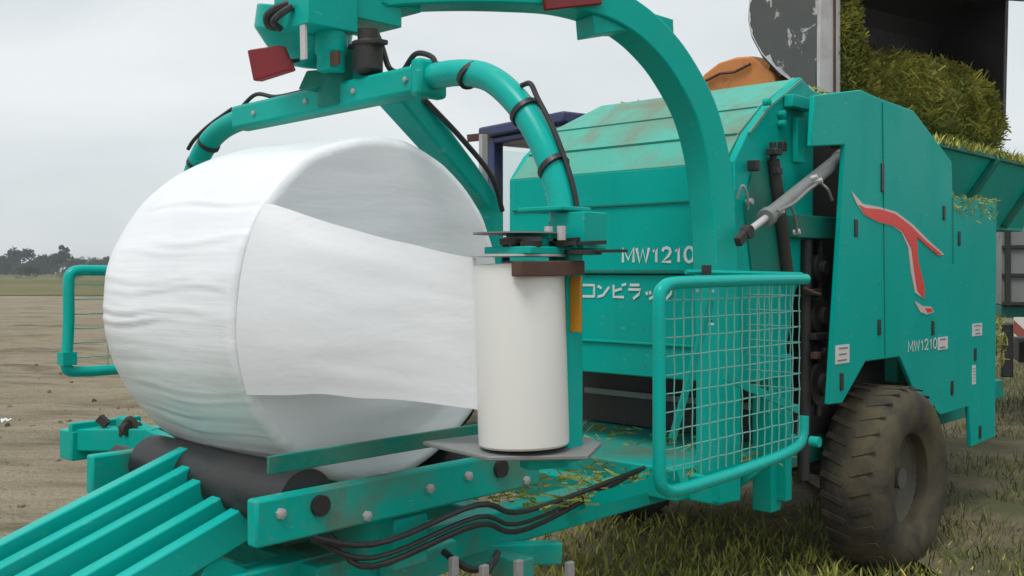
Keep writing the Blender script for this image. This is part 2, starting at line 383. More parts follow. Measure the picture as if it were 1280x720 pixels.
for k in range(420):
    X = rnd.uniform(-420, 320); Y = rnd.uniform(330, 400); h = rnd.uniform(3.8, 7.0); w = rnd.uniform(6, 11)
    for _ in range(110):
        d = Vector((rnd.gauss(0, 1), rnd.gauss(0, 1), rnd.gauss(0, 1))).normalized()*rnd.uniform(.5, 1)
        p = Vector((X+d.x*w*.55, Y+d.y*w*.5, max(.1, h*.5+d.z*h*.5))); s = rnd.uniform(.4, .9)
        a = Vector((rnd.gauss(0, 1), rnd.gauss(0, 1), rnd.gauss(0, 1))).normalized(); b_ = a.orthogonal().normalized()
        wd.bm.faces.new([wd.bm.verts.new(p+a*s), wd.bm.verts.new(p+b_*s), wd.bm.verts.new(p-a*s), wd.bm.verts.new(p-b_*s)])
tag(wd.build('far_wood', 'leaf', smooth=False), 'hazy dark wood along the horizon behind the far trees', 'wood', kind='stuff')

# ================================================================== BALE
rc_ = random.Random(21)
CR = [(math.pi+rc_.uniform(-.75, .9), x_, x_+rc_.uniform(.25, .6), rc_.uniform(.0012, .0034)) for x_ in [rc_.uniform(-.45, .05) for _ in range(26)]]
def on_bale():
    Lh, Rb = 0.47, 0.562
    prof = []
    # generatrix from far end centre to near end centre (h along +x local)
    rf, rn = 0.20, 0.034
    for k in range(9): prof.append((Rb*0.985*(k/9.0)*0.72, -Lh-0.012*(1-(k/9.0)**2)))
    for k in range(9):
        a = k/8*math.pi/2; prof.append((Rb*0.985-rf+rf*math.sin(a), -Lh+rf-rf*math.cos(a)))
    for k in range(1, 40):
        t = k/40; h = -Lh+rf+t*(2*Lh-rf-rn); prof.append((Rb*(0.985+0.02*math.sin(math.pi*min(1, t*1.05))), h))
    for k in range(7):
        a = k/6*math.pi/2; prof.append((Rb*0.985-rn+rn*math.cos(a), Lh-rn+rn*math.sin(a)))
    for k in range(1, 60): prof.append(((Rb*0.985-rn)*(1-k/60.0), Lh+0.012*(1-(1-k/60.0)**2)))
    mb = MB(); n = 360; mb.lathe(prof, (0, 0, 0), (1, 0, 0), n)
    for v in mb.bm.verts:
        p = v.co; r_ = math.hypot(p.y, p.z); ang = math.atan2(p.z, p.y)
        q = Vector((p.x*2.0, math.cos(ang)*1.5, math.sin(ang)*1.5))
        d = 0.011*noise.noise(q*1.2)+0.004*noise.noise(Vector((p.x*1.6, ang*7, 2.0)))
        for a0, x0, x1, dp_ in CR:                             # single long creases in the film
            da = (ang-a0+math.pi) % math.tau-math.pi
            if abs(da) < .12 and x0-.1 < p.x < x1+.1:
                da -= .02*math.sin(p.x*9+a0*7); k_ = max(0, min(1, (p.x-x0)*12+.5))*max(0, min(1, (x1-p.x)*12+.5))
                d += k_*dp_*(math.exp(-(da/.012)**2)-.6*math.exp(-((da-.028)/.018)**2))
        if p.x > Lh-0.07:                                     # near end: folded film, radial creases and a broad fold
            f = r_/Rb
            d2 = -0.05*max(0, -(p.y+0.36+0.25*(p.z-.1)))+0.012*noise.noise(Vector((p.y*1.6, p.z*1.6, 4)))+0.0018*noise.noise(Vector((p.y*2, p.z*14, 7)))
            d2 -= 0.012*(0.5+0.5*math.tanh(18*(-0.36-p.z+0.2*p.y)))
            p.x += d2*min(1, max(0, (1-f))*4+0.06)
        if r_ > 1e-3:
            s = (r_+d*min(1, r_*3))/r_; p.y *= s; p.z *= s
    return mb
bale = on_bale().build('wrapped_bale', 'film', angle=60)
nf = lat(481, 387, 3.28)
BC = Vector((nf.x-0.47, nf.y, nf.z))                         # bale centre in the machine frame
def to_world(p): return O+U*p[0]+V*p[1]+Vector((0, 0, p[2]))
bale.location = to_world(BC); bale.rotation_euler = (0, 0, TH)
bale.data.materials.append(M['film_end'])
for f_ in bale.data.polygons:
    if f_.center.x > 0.44 and math.hypot(f_.center.y, f_.center.z) < .525: f_.material_index = 1
tag(bale, 'large round bale wrapped in shiny white film, lying on the wrapping table', 'bale')

# ================================================================== BALER-WRAPPER
B = empty('baler_wrapper', O, TH)
tag(B, 'teal trailed round baler with built-in bale wrapper, taking up most of the picture', 'baler')
TW = 1.30                                                    # tailgate width
# --- chamber and tailgate
zb = on_y(735, 466, 0).z
r1 = on_x(897, 203, 0); r2 = on_x(905, 172, 0); r3 = on_x(958, 103, 0)
zh = on_y(870, 205, 0).z
l2 = on_x(690, 164, -TW); l3 = on_x(718, 138, -TW)
hy1, hz1 = 0.07, zh+0.07; hy2, hz2 = l2.y, l2.z; hy3, hz3 = l3.y+0.12, l3.z+0.03
chm = MB(); chm.box((-TW/2, 1.55, 1.45), (TW-0.06, 2.0, 1.5)); chm.build('chamber', 'dark', B)
tg = MB()
zs = on_y(800, 343, 0).z
tg.box((-TW/2, 0.05, (zs+zh)/2), (TW, 0.10, zh-zs-0.006)); tg.build('tailgate', 'teal_sheet', B, bevel=0.006)
tl = MB(); tl.box((-TW/2, 0.06, (zs+zb)/2), (TW, 0.10, zs-zb-0.006)); lower = tl.build('lower_tailgate', 'teal_sheet', B, bevel=0.006)
TG = [o for o in B.children if o.name.startswith('tailgate')][0]
# pressed ribs and seams
zz = on_y(820, 254, 0).z
sm = MB(); sm.box((-TW/2, -0.003, zz), (TW-0.01, 0.014, 0.008)); sm.box((-TW/2, -0.004, zs+0.015), (TW-0.01, 0.012, 0.012)); sm.pieces('seam', 'teal_inside', TG)
sm = MB(); sm.box((-TW/2, 0.004, on_y(780, 428, 0).z), (TW-0.02, 0.012, 0.012)); sm.build('rib', 'teal', lower, bevel=0.003)
sm = MB()
for k in range(1): sm.lathe([(0.007, -0.002), (0.007, 0.005)], (-0.08-0.27*k, -0.001, zs+0.05), (0, -1, 0), 8)
sm.pieces('bolt', 'steel', TG)
# hood: three dusty overlapping planks stepping up and forward
ys = [0.0, hy2*0.42, hy2, hy3]; zsH = [zh, zh+(hz2-zh)*0.50, hz2, hz3]
pl = MB()
for k in range(3):
    a = Vector((0, ys[k]-0.012*(k > 0), zsH[k]-0.004*(k > 0))); b_ = Vector((0, ys[k+1], zsH[k+1]))
    d = (b_-a).normalized(); n_ = Vector((0, -d.z, d.y))*0.022
    ins = [0.0, 0.0, 0.045][k]
    q = [a, b_, b_-n_, a-n_]
    lx0, lx1 = (-TW, -TW) if k < 2 else (-TW, -TW+0.10)
    v = []
    for x0, x1 in ((lx0, lx1), (0.0, 0.0)):
        v.append([pl.bm.verts.new((x0, a.y, a.z)), pl.bm.verts.new((x1, b_.y, b_.z)), pl.bm.verts.new((x1, b_.y+.02, b_.z-.03)), pl.bm.verts.new((x0, a.y+.02, a.z-.03))])
    A_, B_ = v
    pl.bm.faces.new(A_[::-1]); pl.bm.faces.new(B_)
    for i in range(4): pl.bm.faces.new((A_[i], A_[(i+1) % 4], B_[(i+1) % 4], B_[i]))
hood = pl.build('hood', 'teal_dusty', B, bevel=0.003)
sm = MB()
for k in (1, 2):
    sm.bar((-TW+.01, ys[k]-0.010, zsH[k]-0.008), (-.01, ys[k]-0.010, zsH[k]-0.008), 0.010, 0.010)
sm.pieces('seam', 'teal_inside', hood)
# top skin behind the hood
tp = MB(); tp.prism([(-TW+.1, ys[3]+.02, zsH[3]-.01), (-.02, ys[3]+.02, zsH[3]-.01), (-.02, 1.6, zsH[3]-.05), (-TW+.1, 1.6, zsH[3]-.05)], (0, 0, -.04)); tp.build('top_cover', 'teal_dusty', B, bevel=.004)
# side plate of the tailgate (right) and its twin
prof = [(0.02, zb), (0.02, zh), (ys[1]-.005, zsH[1]-.01), (hy2, hz2-.005), (ys[3], zsH[3]+.005), (on_x(1008, 116, 0).y, on_x(1008, 116, 0).z), (on_x(1006, 300, 0).y, 1.66), (on_x(985, 345, 0).y, 1.45), (0.45, zb)]
for xx, nm in ((0.002, 'side_plate'), (-TW-.042, 'side_plate')):
    sp = MB(); sp.prism([(xx, y, z) for y, z in (prof if xx > 0 else prof[:4]+[(hy2+.35, hz2-.02)]+prof[6:])], (0.04, 0, 0)); o = sp.build(nm, 'teal_sheet', B, bevel=.005)
    if xx > 0: SP = o
sm = MB()                                                   # edge flange, boxes and bosses on the side plate
for a, b_ in (((hy2*.42, zsH[1]), (hy2, hz2)), ((hy2, hz2), (hy3, hz3))):
    sm.bar((0.047, a[0]+.004, a[1]-.008), (0.047, b_[0]+.004, b_[1]-.008), .012, .008, (1, 0, 0))
sm.pieces('edge_flange', 'teal_dusty', SP)
sm = MB()
c0, c1 = on_x(983, 118, .06), on_x(1009, 140, .06)
sm.box((.07, (c0.y+c1.y)/2, (c0.z+c1.z)/2), (.05, abs(c1.y-c0.y), abs(c0.z-c1.z)))
c0, c1 = on_x(988, 146, .05), on_x(1003, 205, .05); sm.box((.06, (c0.y+c1.y)/2, (c0.z+c1.z)/2), (.03, abs(c1.y-c0.y)*.6, abs(c0.z-c1.z)))
sm.pieces('stiffener_box', 'teal', SP, bevel=.005)
sm = MB(); 
for px, py in ((974, 143), (974, 155), (955, 128)): sm.lathe([(.018, 0), (.018, .03), (.010, .034)], on_x(px, py, .045), (1, 0, 0), 10)
sm.pieces('boss', 'teal', SP)
# shade below put in as a darker teal plate, and latch rod
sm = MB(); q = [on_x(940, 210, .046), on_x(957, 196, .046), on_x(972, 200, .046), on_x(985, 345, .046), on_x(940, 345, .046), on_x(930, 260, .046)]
sm.prism(q, (.004, 0, 0)); sm.build('shade_plate', 'teal_inside', SP)
sm = MB(); sm.cyl(on_x(967, 200, .075), on_x(985, 345, .075), .028); sm.cyl(on_x(966, 178, .075), on_x(967, 205, .075), .016); sm.build('latch_rod', 'dark', SP)
sm = MB(); sm.box(on_x(968, 190, .085), (.05, .07, .03)); sm.box(on_x(942, 207, .08), (.05, .03, .05)); sm.box(on_x(978, 183, .085), (.03, .04, .045)); sm.box(on_x(972, 214, .09), (.03, .05, .03)); sm.pieces('latch', 'dark', SP, bevel=.004)
# hydraulic cylinder crossing the gap
ca, cb = on_x(1052, 196, .12), on_x(958, 272, .19)
cy = MB(); cy.cyl(ca, cb, .034, 20); d = (cb-ca).normalized()
cy.cyl(cb-d*.03, cb+d*.01, .042, 20); cy.cyl(ca-d*.02, ca+d*.05, .040, 20)
CYL = cy.build('hydraulic_cylinder', 'grey', B, bevel=.003)
cc = on_x(934, 290, .20)
sm = MB(); sm.cyl(cb, cc, .016); sm.build('piston_rod', 'steel_pale', CYL)
sm = MB(); sm.lathe([(.03, -.02), (.03, .02)], cc, (1, 0, 0), 14); sm.bar(cc, on_x(922, 303, .2), .03, .04); sm.build('clevis', 'dark', CYL, bevel=.003)
sm = MB()
sm.tube(smoothpts([on_x(1024, 228, .20), on_x(1012, 236, .24), on_x(992, 254, .25), on_x(972, 264, .25)]), .007, 8)
sm.tube(smoothpts([on_x(1024, 228, .20), on_x(1034, 236, .24), on_x(1040, 250, .22)]), .007, 8)
sm.tube(smoothpts([on_x(988, 256, .25), on_x(994, 272, .24), on_x(996, 290, .22)]), .007, 8)
sm.pieces('hose', 'grey', CYL)
sm = MB()
for px, py in ((1024, 226), (1018, 222), (976, 264), (996, 290)): sm.lathe([(.013, -.015), (.013, .015)], on_x(px, py, .215), (1, .3, .2), 8)
sm.pieces('hose_fitting', 'steel_pale', CYL)
sm = MB(); sm.tube(smoothpts([on_x(922, 248, .06), on_x(928, 232, .09), on_x(934, 244, .09), on_x(935, 262, .07)]), .006, 8); sm.lathe([(.014, -.01), (.014, .02)], on_x(936, 252, .07), (1, 0, 0), 8); sm.build('grease_line', 'steel', SP)
# cross member and innards behind the panel's open edge
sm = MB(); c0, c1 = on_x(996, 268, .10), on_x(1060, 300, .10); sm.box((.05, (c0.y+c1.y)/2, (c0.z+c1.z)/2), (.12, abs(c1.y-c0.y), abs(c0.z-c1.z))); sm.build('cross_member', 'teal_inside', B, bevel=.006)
sm = MB()
for px, y0, y1, r_ in ((1008, 300, 600, .03), (1026, 300, 520, .018)): sm.cyl(on_x(px, y0, .06), on_x(px-4, y1, .06), r_, 14)
for py, r_ in ((335, .07), (395, .09), (440, .055), (480, .11)): sm.lathe([(r_, -.03), (r_, .03), (r_*.5, .035), (r_*.5, .06)], on_x(1020, py, .06), (1, 0, 0), 24)
sm.box(on_x(1016, 365, .1), (.05, .10, .03)); sm.box(on_x(1022, 420, .1), (.05, .14, .03))
sm.pieces('drive_gear', 'dark', B, bevel=.003)
sm = MB(); sm.tube(smoothpts([on_x(1005, 360, .14), on_x(1018, 366, .16), on_x(1026, 368, .12)]), .008, 8); sm.box(on_x(1020, 444, .13), (.03, .05, .03)); sm.pieces('bracket', 'rust', B)
sm = MB(); sm.box((-.02, .42, .95), (.10, .10, 1.1)); sm.box((.05, .46, .80), (.05, .06, .7)); sm.build('frame_post', 'teal', B, bevel=.005)

# --- right side panel
PX = .215
def pp(l): return [on_x(a, b_, PX) for a, b_ in l]
outer = pp([(1018, 119), (1076, 112), (1098, 122), (1142, 138), (1190, 202), (1191, 246), (1246, 252), (1244, 546), (1214, 559), (1211, 508), (1176, 519), (1142, 487), (1125, 446), (1082, 452), (1053, 504), (1036, 506), (1056, 181), (1014, 183)])
pn = MB(); pn.prism(outer, (-.025, 0, 0)); PAN = pn.build('side_panel', 'teal_sheet', B, bevel=.006)
tag(PAN, 'right side cowling carrying a red swoosh')
sm = MB()
for a, b_ in (((1103, 128), (1106, 445)), ((1191, 246), (1191, 330))):
    sm.bar(on_x(*a, PX+.001), on_x(*b_, PX+.001), .004, .008, (1, 0, 0))
sm.pieces('door_seam', 'teal_inside', PAN)
sm = MB()
for px, py, h in ((1103, 222, 36), (1070, 285, 22), (1180, 266, 18), (1099, 409, 20), (1166, 410, 18), (1052, 477, 22), (1219, 443, 16), (1190, 485, 18), (1225, 540, 16), (1199, 298, 18)):
    c = on_x(px, py, PX+.002); hh = on_x(px, py-h/2, PX).z-on_x(px, py+h/2, PX).z
    sm.box(c, (.010, .035, hh))
sm.pieces('latch_slot', 'black', PAN, bevel=.003)
zq = lambda l: [on_x(1000+a/3, 160+b_/3, PX+.001) for a, b_ in l]
sw = [(190, 235), (235, 285), (300, 297), (360, 315), (420, 360), (480, 420), (540, 475), (515, 478), (470, 440), (436, 408), (442, 500), (466, 600), (464, 642), (430, 617), (415, 540), (405, 450), (380, 392), (345, 367), (290, 353), (240, 326), (212, 285)]
ft = [(428, 648), (460, 668), (490, 670), (502, 690), (475, 700), (450, 690)]
def fill(poly, name, mat, parent, vec):
    from mathutils.geometry import tessellate_polygon
    mb = MB(); vec = Vector(vec); a = [mb.bm.verts.new(p) for p in poly]; b_ = [mb.bm.verts.new(p+vec) for p in poly]; n = len(poly)
    for t in tessellate_polygon([poly]): mb.bm.faces.new([a[k] for k in t]); mb.bm.faces.new([b_[k] for k in t[::-1]])
    for k in range(n): mb.bm.faces.new((a[k], a[(k+1) % n], b_[(k+1) % n], b_[k]))
    return mb.build(name, mat, parent, smooth=False)
EM = fill(zq(sw), 'emblem', 'pale', PAN, (.002, 0, 0))
red = [(220, 288), (244, 300), (300, 305), (354, 322), (408, 362), (470, 424), (530, 474), (514, 477), (470, 439), (435, 406), (441, 500), (465, 600), (463, 640), (438, 608), (426, 530), (416, 450), (384, 389), (347, 365), (291, 351), (242, 325)]
fill([p+Vector((.003, 0, 0)) for p in zq(red)], 'emblem_fill', 'redpaint', EM, (.0015, 0, 0))
fill(zq(ft), 'emblem_foot', 'pale', EM, (.002, 0, 0))
fill([p+Vector((.003, 0, 0)) for p in zq([(468, 676), (490, 676), (496, 688), (478, 692)])], 'emblem_fill', 'redpaint', EM, (.0015, 0, 0))
p0 = on_x(1135, 440, PX+.001); p1 = on_x(1170, 435, PX); hsz = on_x(1135, 427, PX).z-p0.z
STROKE(PAN, 'MW1210', p0, Vector((0, 1, 0)), Vector((1, 0, 0)), (p1.y-p0.y), hsz, .010)
def sticker(a, b_, plane, parent, rows=3, mat='sticker', axis_='x'):
    fn = on_x if axis_ == 'x' else on_y
    p, q = fn(*a, plane), fn(*b_, plane); c = (p+q)/2
    s = MB(); dz = abs(p.z-q.z); dh = abs(p.y-q.y) if axis_ == 'x' else abs(p.x-q.x)
    sgn = Vector((1, 0, 0)) if axis_ == 'x' else Vector((0, -1, 0)); hor = Vector((0, 1, 0)) if axis_ == 'x' else Vector((1, 0, 0))
    def bx(mb, cc, w, h, t):
        mb.box(cc, (t, w, h) if axis_ == 'x' else (w, t, h))
    bx(s, c+sgn*.002, dh, dz, .003); o = s.build('sticker', mat, parent)
    s = MB()
    for k in range(rows):
        bx(s, c+sgn*.004+Vector((0, 0, dz*(.32-.64*k/max(1, rows-1))))+hor*dh*random.uniform(-.06, .06), dh*random.uniform(.35, .7), dz*.26/rows, .0015)
    s.pieces('print', 'grey', o); return o
sticker((1044, 432), (1061, 453), PX, PAN, 3); sticker((1215, 405), (1227, 419), PX, PAN, 3); sticker((1215, 457), (1219, 480), PX, PAN, 5)
sticker((1172, 422), (1184, 436), PX, PAN, 2)
# twin panel on the far side, simple
pn = MB(); pn.prism([Vector((-TW-.215, p.y, p.z)) for p in outer], (.025, 0, 0)); tag(pn.build('side_panel', 'teal_sheet', B, bevel=.006), 'far side cowling without decals')

# --- wheels
wc = on_x(1113, 600, .30); wy = on_x(1122, 560, .25).y
TR = .475
def wheel(x, outx):
    w = empty('wheel', (x, wy, TR-.015)); w.parent = B
    hw = .175
    prof = [(.24, -hw*.75), (.30, -hw*.98), (.40, -hw), (.445, -hw*.86), (TR, -hw*.55), (TR+.004, 0), (TR, hw*.55), (.445, hw*.86), (.40, hw), (.30, hw*.98), (.24, hw*.75)]
    t = MB(); t.lathe(prof, (0, 0, 0), (1, 0, 0), 72, ring=True)
    for k in range(30):                                      # tread lugs
        a = math.tau*k/30
        for s_, off in ((-1, 0), (1, .5)):
            aa = a+off*math.tau/30; rot = Matrix.Rotation(aa, 3, 'X') @ Matrix.Rotation(s_*.35, 3, 'Z')
            c = Matrix.Rotation(aa, 3, 'X') @ Vector((s_*hw*.42, 0, TR+.004)); t.box(c, (hw*.72, .032, .006), rot)
    t.build('tyre', 'tyre', w, bevel=.004)
    r_ = MB(); r_.lathe([(.10, -.02), (.235, -.03), (.25, -.10), (.25, .10), (.235, .05), (.16, .02), (.10, .035), (.055, .05), (.055, .09), (.001, .09)] if outx > 0 else [(.001, -.09), (.055, -.09), (.055, -.05), (.16, -.02), (.25, -.10), (.25, .10), (.1, .02)], (0, 0, 0), (1, 0, 0), 32)
    r_.build('rim', 'rim', w)
wheel(.185, 1); wheel(-TW-.17, -1)
sm = MB(); sm.cyl((-TW-.1, wy, TR-.015), (.1, wy, TR-.015), .045); sm.build('axle', 'dark', B)

# --- front hopper
hp = MB(); y0h, y1h = on_x(1168, 190, .16).y-.02, 4.4
def slab(a, b_, c_, d_, t): hp.prism([a, b_, c_, d_], t)
zt = at(1252, 178, 5.9).z; zl = zt-.42
slab((-.06, y0h, zl), (-.06, y1h, zl), (.17, y1h+.1, zt), (.17, y0h-.05, zt), (-.03, 0, .02))
slab((-TW+.06, y0h, zl), (-TW+.06, y1h, zl), (-TW-.20, y1h+.1, zt), (-TW-.20, y0h-.05, zt), (.03, 0, .02))
slab((-TW+.06, y1h, zl), (-.06, y1h, zl), (.17, y1h+.1, zt), (-TW-.20, y1h+.1, zt), (0, -.03, .02))
slab((-TW+.06, y0h, zl-.02), (-.06, y0h, zl-.02), (-.06, y1h, zl-.02), (-TW+.06, y1h, zl-.02), (0, 0, .03))
HOP = hp.build('hopper', 'teal', B, bevel=.004)
sm = MB(); ym = on_x(1236, 200, .15).y
for yy in (ym, ym+1.0): sm.bar((-.04, yy-.10, zl), (.19, yy+.05, zt-.01), .035, .06, (0, 1, 0))
sm.bar((.175, y0h-.05, zt), (.175, y1h+.1, zt), .03, .03)
sm.pieces('hopper_rib', 'teal_inside', HOP, bevel=.004)
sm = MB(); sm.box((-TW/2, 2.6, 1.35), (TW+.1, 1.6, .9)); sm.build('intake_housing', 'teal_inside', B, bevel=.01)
def fringe():
    y = random.uniform(y0h-.05, y1h); return .175+random.gauss(0, .02), y, zt+random.uniform(-.01, .02)
g = MB(); blades(g, 900, fringe, .02, .07, .005); tag(g.build('silage_fringe', 'silage', HOP, smooth=False), kind='stuff')

yq0, yq1, zq_ = on_x(1191, 247, PX).y, on_x(1246, 252, PX).y, on_x(1215, 250, PX).z
g = MB()
for _ in range(420):                                         # straw caught on the cowling's rear edge and hanging at its end
    if random.random() < .7: p = Vector((PX+random.uniform(-.03, .006), random.uniform(yq0, yq1), zq_+random.uniform(-.06, .02)-.08*(random.random()**3)))
    else: p = Vector((PX+random.uniform(-.03, .03), yq1+random.gauss(.05, .03), random.uniform(.95, 1.25)))
    t = Vector((random.gauss(0, .5), random.gauss(0, 1), random.gauss(-.3, .6))).normalized()*random.uniform(.015, .045); w_ = t.orthogonal().normalized()*.003
    g.bm.faces.new([g.bm.verts.new(x) for x in (p-t-w_, p-t+w_, p+t+w_, p+t-w_)])
tag(g.build('silage_fringe', 'silage', PAN, smooth=False), kind='stuff')
g = MB()
for _ in range(1500):                                        # chaff on the flat top and the frame
    k = random.random()
    if k < .45: p = Vector((random.uniform(-TW+.12, -.04), random.uniform(ys[3]+.05, 1.55), zsH[3]-.01+random.uniform(0, .02)))
    elif k < .75: p = Vector((random.uniform(-.5, .0), random.uniform(-1.2, .3), .655+random.uniform(0, .02)))
    else: p = Vector((random.uniform(-TW, .1), random.uniform(.05, .5), .64+random.uniform(0, .07)))
    t = Vector((random.gauss(0, 1), random.gauss(0, 1), random.gauss(0, .3))).normalized()*random.uniform(.012, .04); w_ = Vector((-t.y, t.x, .2)).normalized()*.0035
    g.bm.faces.new([g.bm.verts.new(x) for x in (p-t-w_, p-t+w_, p+t+w_, p+t-w_)])
tag(g.build('chaff', 'silage', B, smooth=False), kind='stuff')
# --- wrapping arch (portal from the rear right corner over the bale)
AX = lat(424, 120, 3.55)                                    # vertical axis of the wrapper
base = Vector((.05, -.13, 0)); pd = (Vector((AX.x, AX.y, 0))-base); pd.normalize(); pnrm = Vector((pd.y, -pd.x, 0))
def on_arch(px, py):
    d = ray(px, py); dl = Vector((d.dot(U), d.dot(V), d.z)); el = loc(E)
    t = (base-el).dot(pnrm)/dl.dot(pnrm); return el+dl*t
ap = [Vector((base.x, base.y, .55)), Vector((base.x, base.y, 1.2))]+[on_arch(a, b_) for a, b_ in ((893, 300), (890, 258), (886, 215), (878, 173), (866, 135), (848, 100), (825, 66), (792, 33), (752, 9), (700, -6), (640, -11), (570, -13), (500, -11), (440, -6))]
sec = [(-.075, -.065), (.075, -.065), (.075, .065), (-.075, .065)]
ar = MB(); ar.sweep(smoothpts(ap, 5), sec, up=pnrm); ARCH = ar.build('wrapping_arch', 'teal', B, bevel=.008)
sm = MB()
q = [on_arch(*p) for p in ((808, 22), (811, 10), (849, 22), (851, 66))]; sm.prism([p+pnrm*.05 for p in q], pnrm*-.012); 
q = [on_arch(*p) for p in ((730, 22), (732, 47), (764, 42), (785, 42), (760, 22))]; sm.prism([p+pnrm*.06 for p in q], pnrm*-.12)
sm.pieces('gusset', 'teal', ARCH, bevel=.003)
sm = MB(); q = [on_arch(*p) for p in ((662, -18), (664, 20), (735, 12), (733, -18))]; sm.prism([p-pnrm*.10 for p in q], pnrm*.02)
sm.build('reflector', 'red', ARCH, bevel=.006)
sm = MB(); sm.tube(smoothpts([on_arch(735, -26), on_arch(640, -34), on_arch(540, -36), on_arch(470, -30), on_arch(432, -10)]), .012, 8); sm.pieces('hose', 'black', ARCH)
for dx, dz_ in ((-.05, .02), (.05, .02), (-.05, -.06), (.05, -.06)):
    b0 = Vector((base.x, base.y, 1.52+dz_))+pd*.064+pnrm*dx; sm = MB(); sm.lathe([(.012, 0), (.012, .008), (.006, .012)], b0, pd, 6); sm.build('bolt', 'steel', ARCH)
# decals on the post
sm = MB()
pz = on_y(905, 390, -.215)
rotp = Matrix((pnrm, pd, Vector((0, 0, 1)))).transposed(); cst = Vector((base.x, base.y, pz.z))+pd*.0665-pnrm*.025
PLB = MB(); PLB.box(cst, (.045, .004, .115), rotp); st = PLB.build('sticker', 'sticker', ARCH)
sm = MB()
for k in range(6): sm.box(cst+pd*.003+Vector((0, 0, -.04+.016*k)), (.028, .002, .005), rotp)
sm.pieces('print', 'dark', st)
# --- rotor head
hd = MB(); z0 = AX.z
zf = at(400, 62, 3.55).z
cb_h = lat(378, 52, 3.62)
hd.lathe([(.03, -.09), (.07, -.085), (.125, -.03), (.17, .02), (.17, .10), (.10, .11)], cb_h, (.25, .0, 1), 28)
cbx = lat(395, 8, 3.45); hd.box((cbx.x, cbx.y, cbx.z+.02), (.20, .20, .22)); cbx = lat(450, 12, 3.62); hd.box((cbx.x, cbx.y, cbx.z+.02), (.22, .20, .17)); cbx = lat(480, -8, 3.68); hd.box((cbx.x, cbx.y, cbx.z), (.20, .18, .14))
cbx = lat(414, 56, 3.45); hd.lathe([(.055, .10), (.055, -.03), (.048, -.035), (.048, -.09)], cbx, (0, 0, 1), 24)
q = [lat(*p, 3.5) for p in ((436, 60), (445, 58), (472, 96), (425, 104), (420, 86))]; hd.prism(q, (0, .05, 0))
HEAD = hd.build('rotor_head', 'teal', B, bevel=.006)
sm = MB(); c = lat(460, 70, 3.42); sm.lathe([(.03, -.06), (.05, -.05), (.05, .03), (.055, .032), (.055, .045), (.035, .05), (.035, .09)], c, (0, 0, 1), 18); sm.box(c+Vector((.0, 0, .038)), (.15, .05, .016)); sm.build('hydraulic_motor', 'dark', HEAD, bevel=.003)
sm = MB(); p, q = lat(379, 27, 3.34), lat(380, 74, 3.34); sm.bar(p, q, .028, .008, (0, 1, 0)); sm.pieces('bracket', 'steel_pale', HEAD)
sm = MB(); c = lat(419, 73, 3.385); sm.box(c, (.045, .01, .045)); sm.build('label_plate', 'rust', HEAD)
sm = MB(); q = [lat(*p, 3.42) for p in ((308, 62), (346, 56), (360, 88), (316, 102))]; sm.prism(q, V*0+Vector((.01, .03, 0))); rf = sm.build('reflector', 'red', HEAD, bevel=.005)
sm = MB(); sm.bar(lat(350, 78, 3.46), lat(372, 76, 3.5), .03, .012); sm.build('reflector_bracket', 'dark', HEAD)
sm = MB()
sm.tube(smoothpts([lat(364, 4, 3.40), lat(345, 11, 3.40), lat(334, 21, 3.40), lat(338, 33, 3.42), lat(352, 31, 3.45)]), .014, 8)
sm.tube(smoothpts([lat(366, 8, 3.36), lat(350, 18, 3.36), lat(342, 28, 3.36), lat(350, 36, 3.4)]), .012, 8)
sm.tube(smoothpts([lat(470, 40, 3.5), lat(478, 60, 3.5), lat(486, 84, 3.5), lat(498, 92, 3.45)]), .010, 8)
sm.pieces('hose', 'black', HEAD)
sm = MB(); q = [lat(*p, 3.5) for p in ((372, 112), (383, 88), (413, 86), (415, 106))]; sm.prism(q, (0, .1, 0)); sm.cyl((AX.x, AX.y, zf-.2), (AX.x, AX.y, zf), .075); sm.build('pivot_bracket', 'teal_inside', HEAD, bevel=.004)

# --- rotating arms
YA = AX.y
def oy(a, b_): return on_y(a, b_, YA)
post = oy(716, 300)
ra = [oy(424, 123), oy(480, 110), oy(540, 96), oy(580, 91), oy(616, 100), oy(650, 132), oy(676, 174), oy(694, 220), oy(704, 262), oy(708, 300)]
ra[-1].x = ra[-2].x+.004
a1 = MB(); a1.tube(smoothpts(ra, 6), .041, 16); RA = a1.build('wrapping_arm', 'teal_bright', B)
la = [oy(424, 123), oy(360, 136), oy(312, 146), oy(280, 160), oy(258, 182), oy(244, 212), oy(238, 245), oy(236, 300), oy(236, 420)]
a2 = MB(); a2.tube(smoothpts(la, 6), .042, 16); LA = a2.build('wrapping_arm', 'teal', B)
a3 = MB(); p, q = lat(492, 112, 3.45), lat(612, 258, 4.05)
a3.sweep([p, p.lerp(q, .35), p.lerp(q, .7), q, q+Vector((0, 0, -.35))], lambda t: [(x*(1-.35*t), y*(1-.35*t)) for x, y in ((-.06, -.05), (.06, -.05), (.06, .05), (-.06, .05))], up=(1, 0, 0)); DA = a3.build('diagonal_arm', 'teal', B, bevel=.01)
sm = MB(); sm.box(oy(536, 99), (.05, .12, .12)); sm.bar(oy(300, 149), oy(536, 99), .085, .092, (0, 0, 1)); sm.build('sleeve', 'teal', RA, bevel=.014)
sm = MB(); off = Vector((0, .0, .012))
sm.tube(smoothpts([oy(505, 92)+off, oy(520, 72)+off, oy(540, 76)+off, oy(545, 90)+off]), .009, 8)
sm.tube(smoothpts([oy(652, 112)+off, oy(663, 110)+off, oy(672, 130)+off*1.4, oy(690, 165)+off*1.4, oy(706, 205)+off*1.2, oy(718, 245)+off, oy(722, 275)+off]), .008, 8)
sm.pieces('hose', 'black', RA)
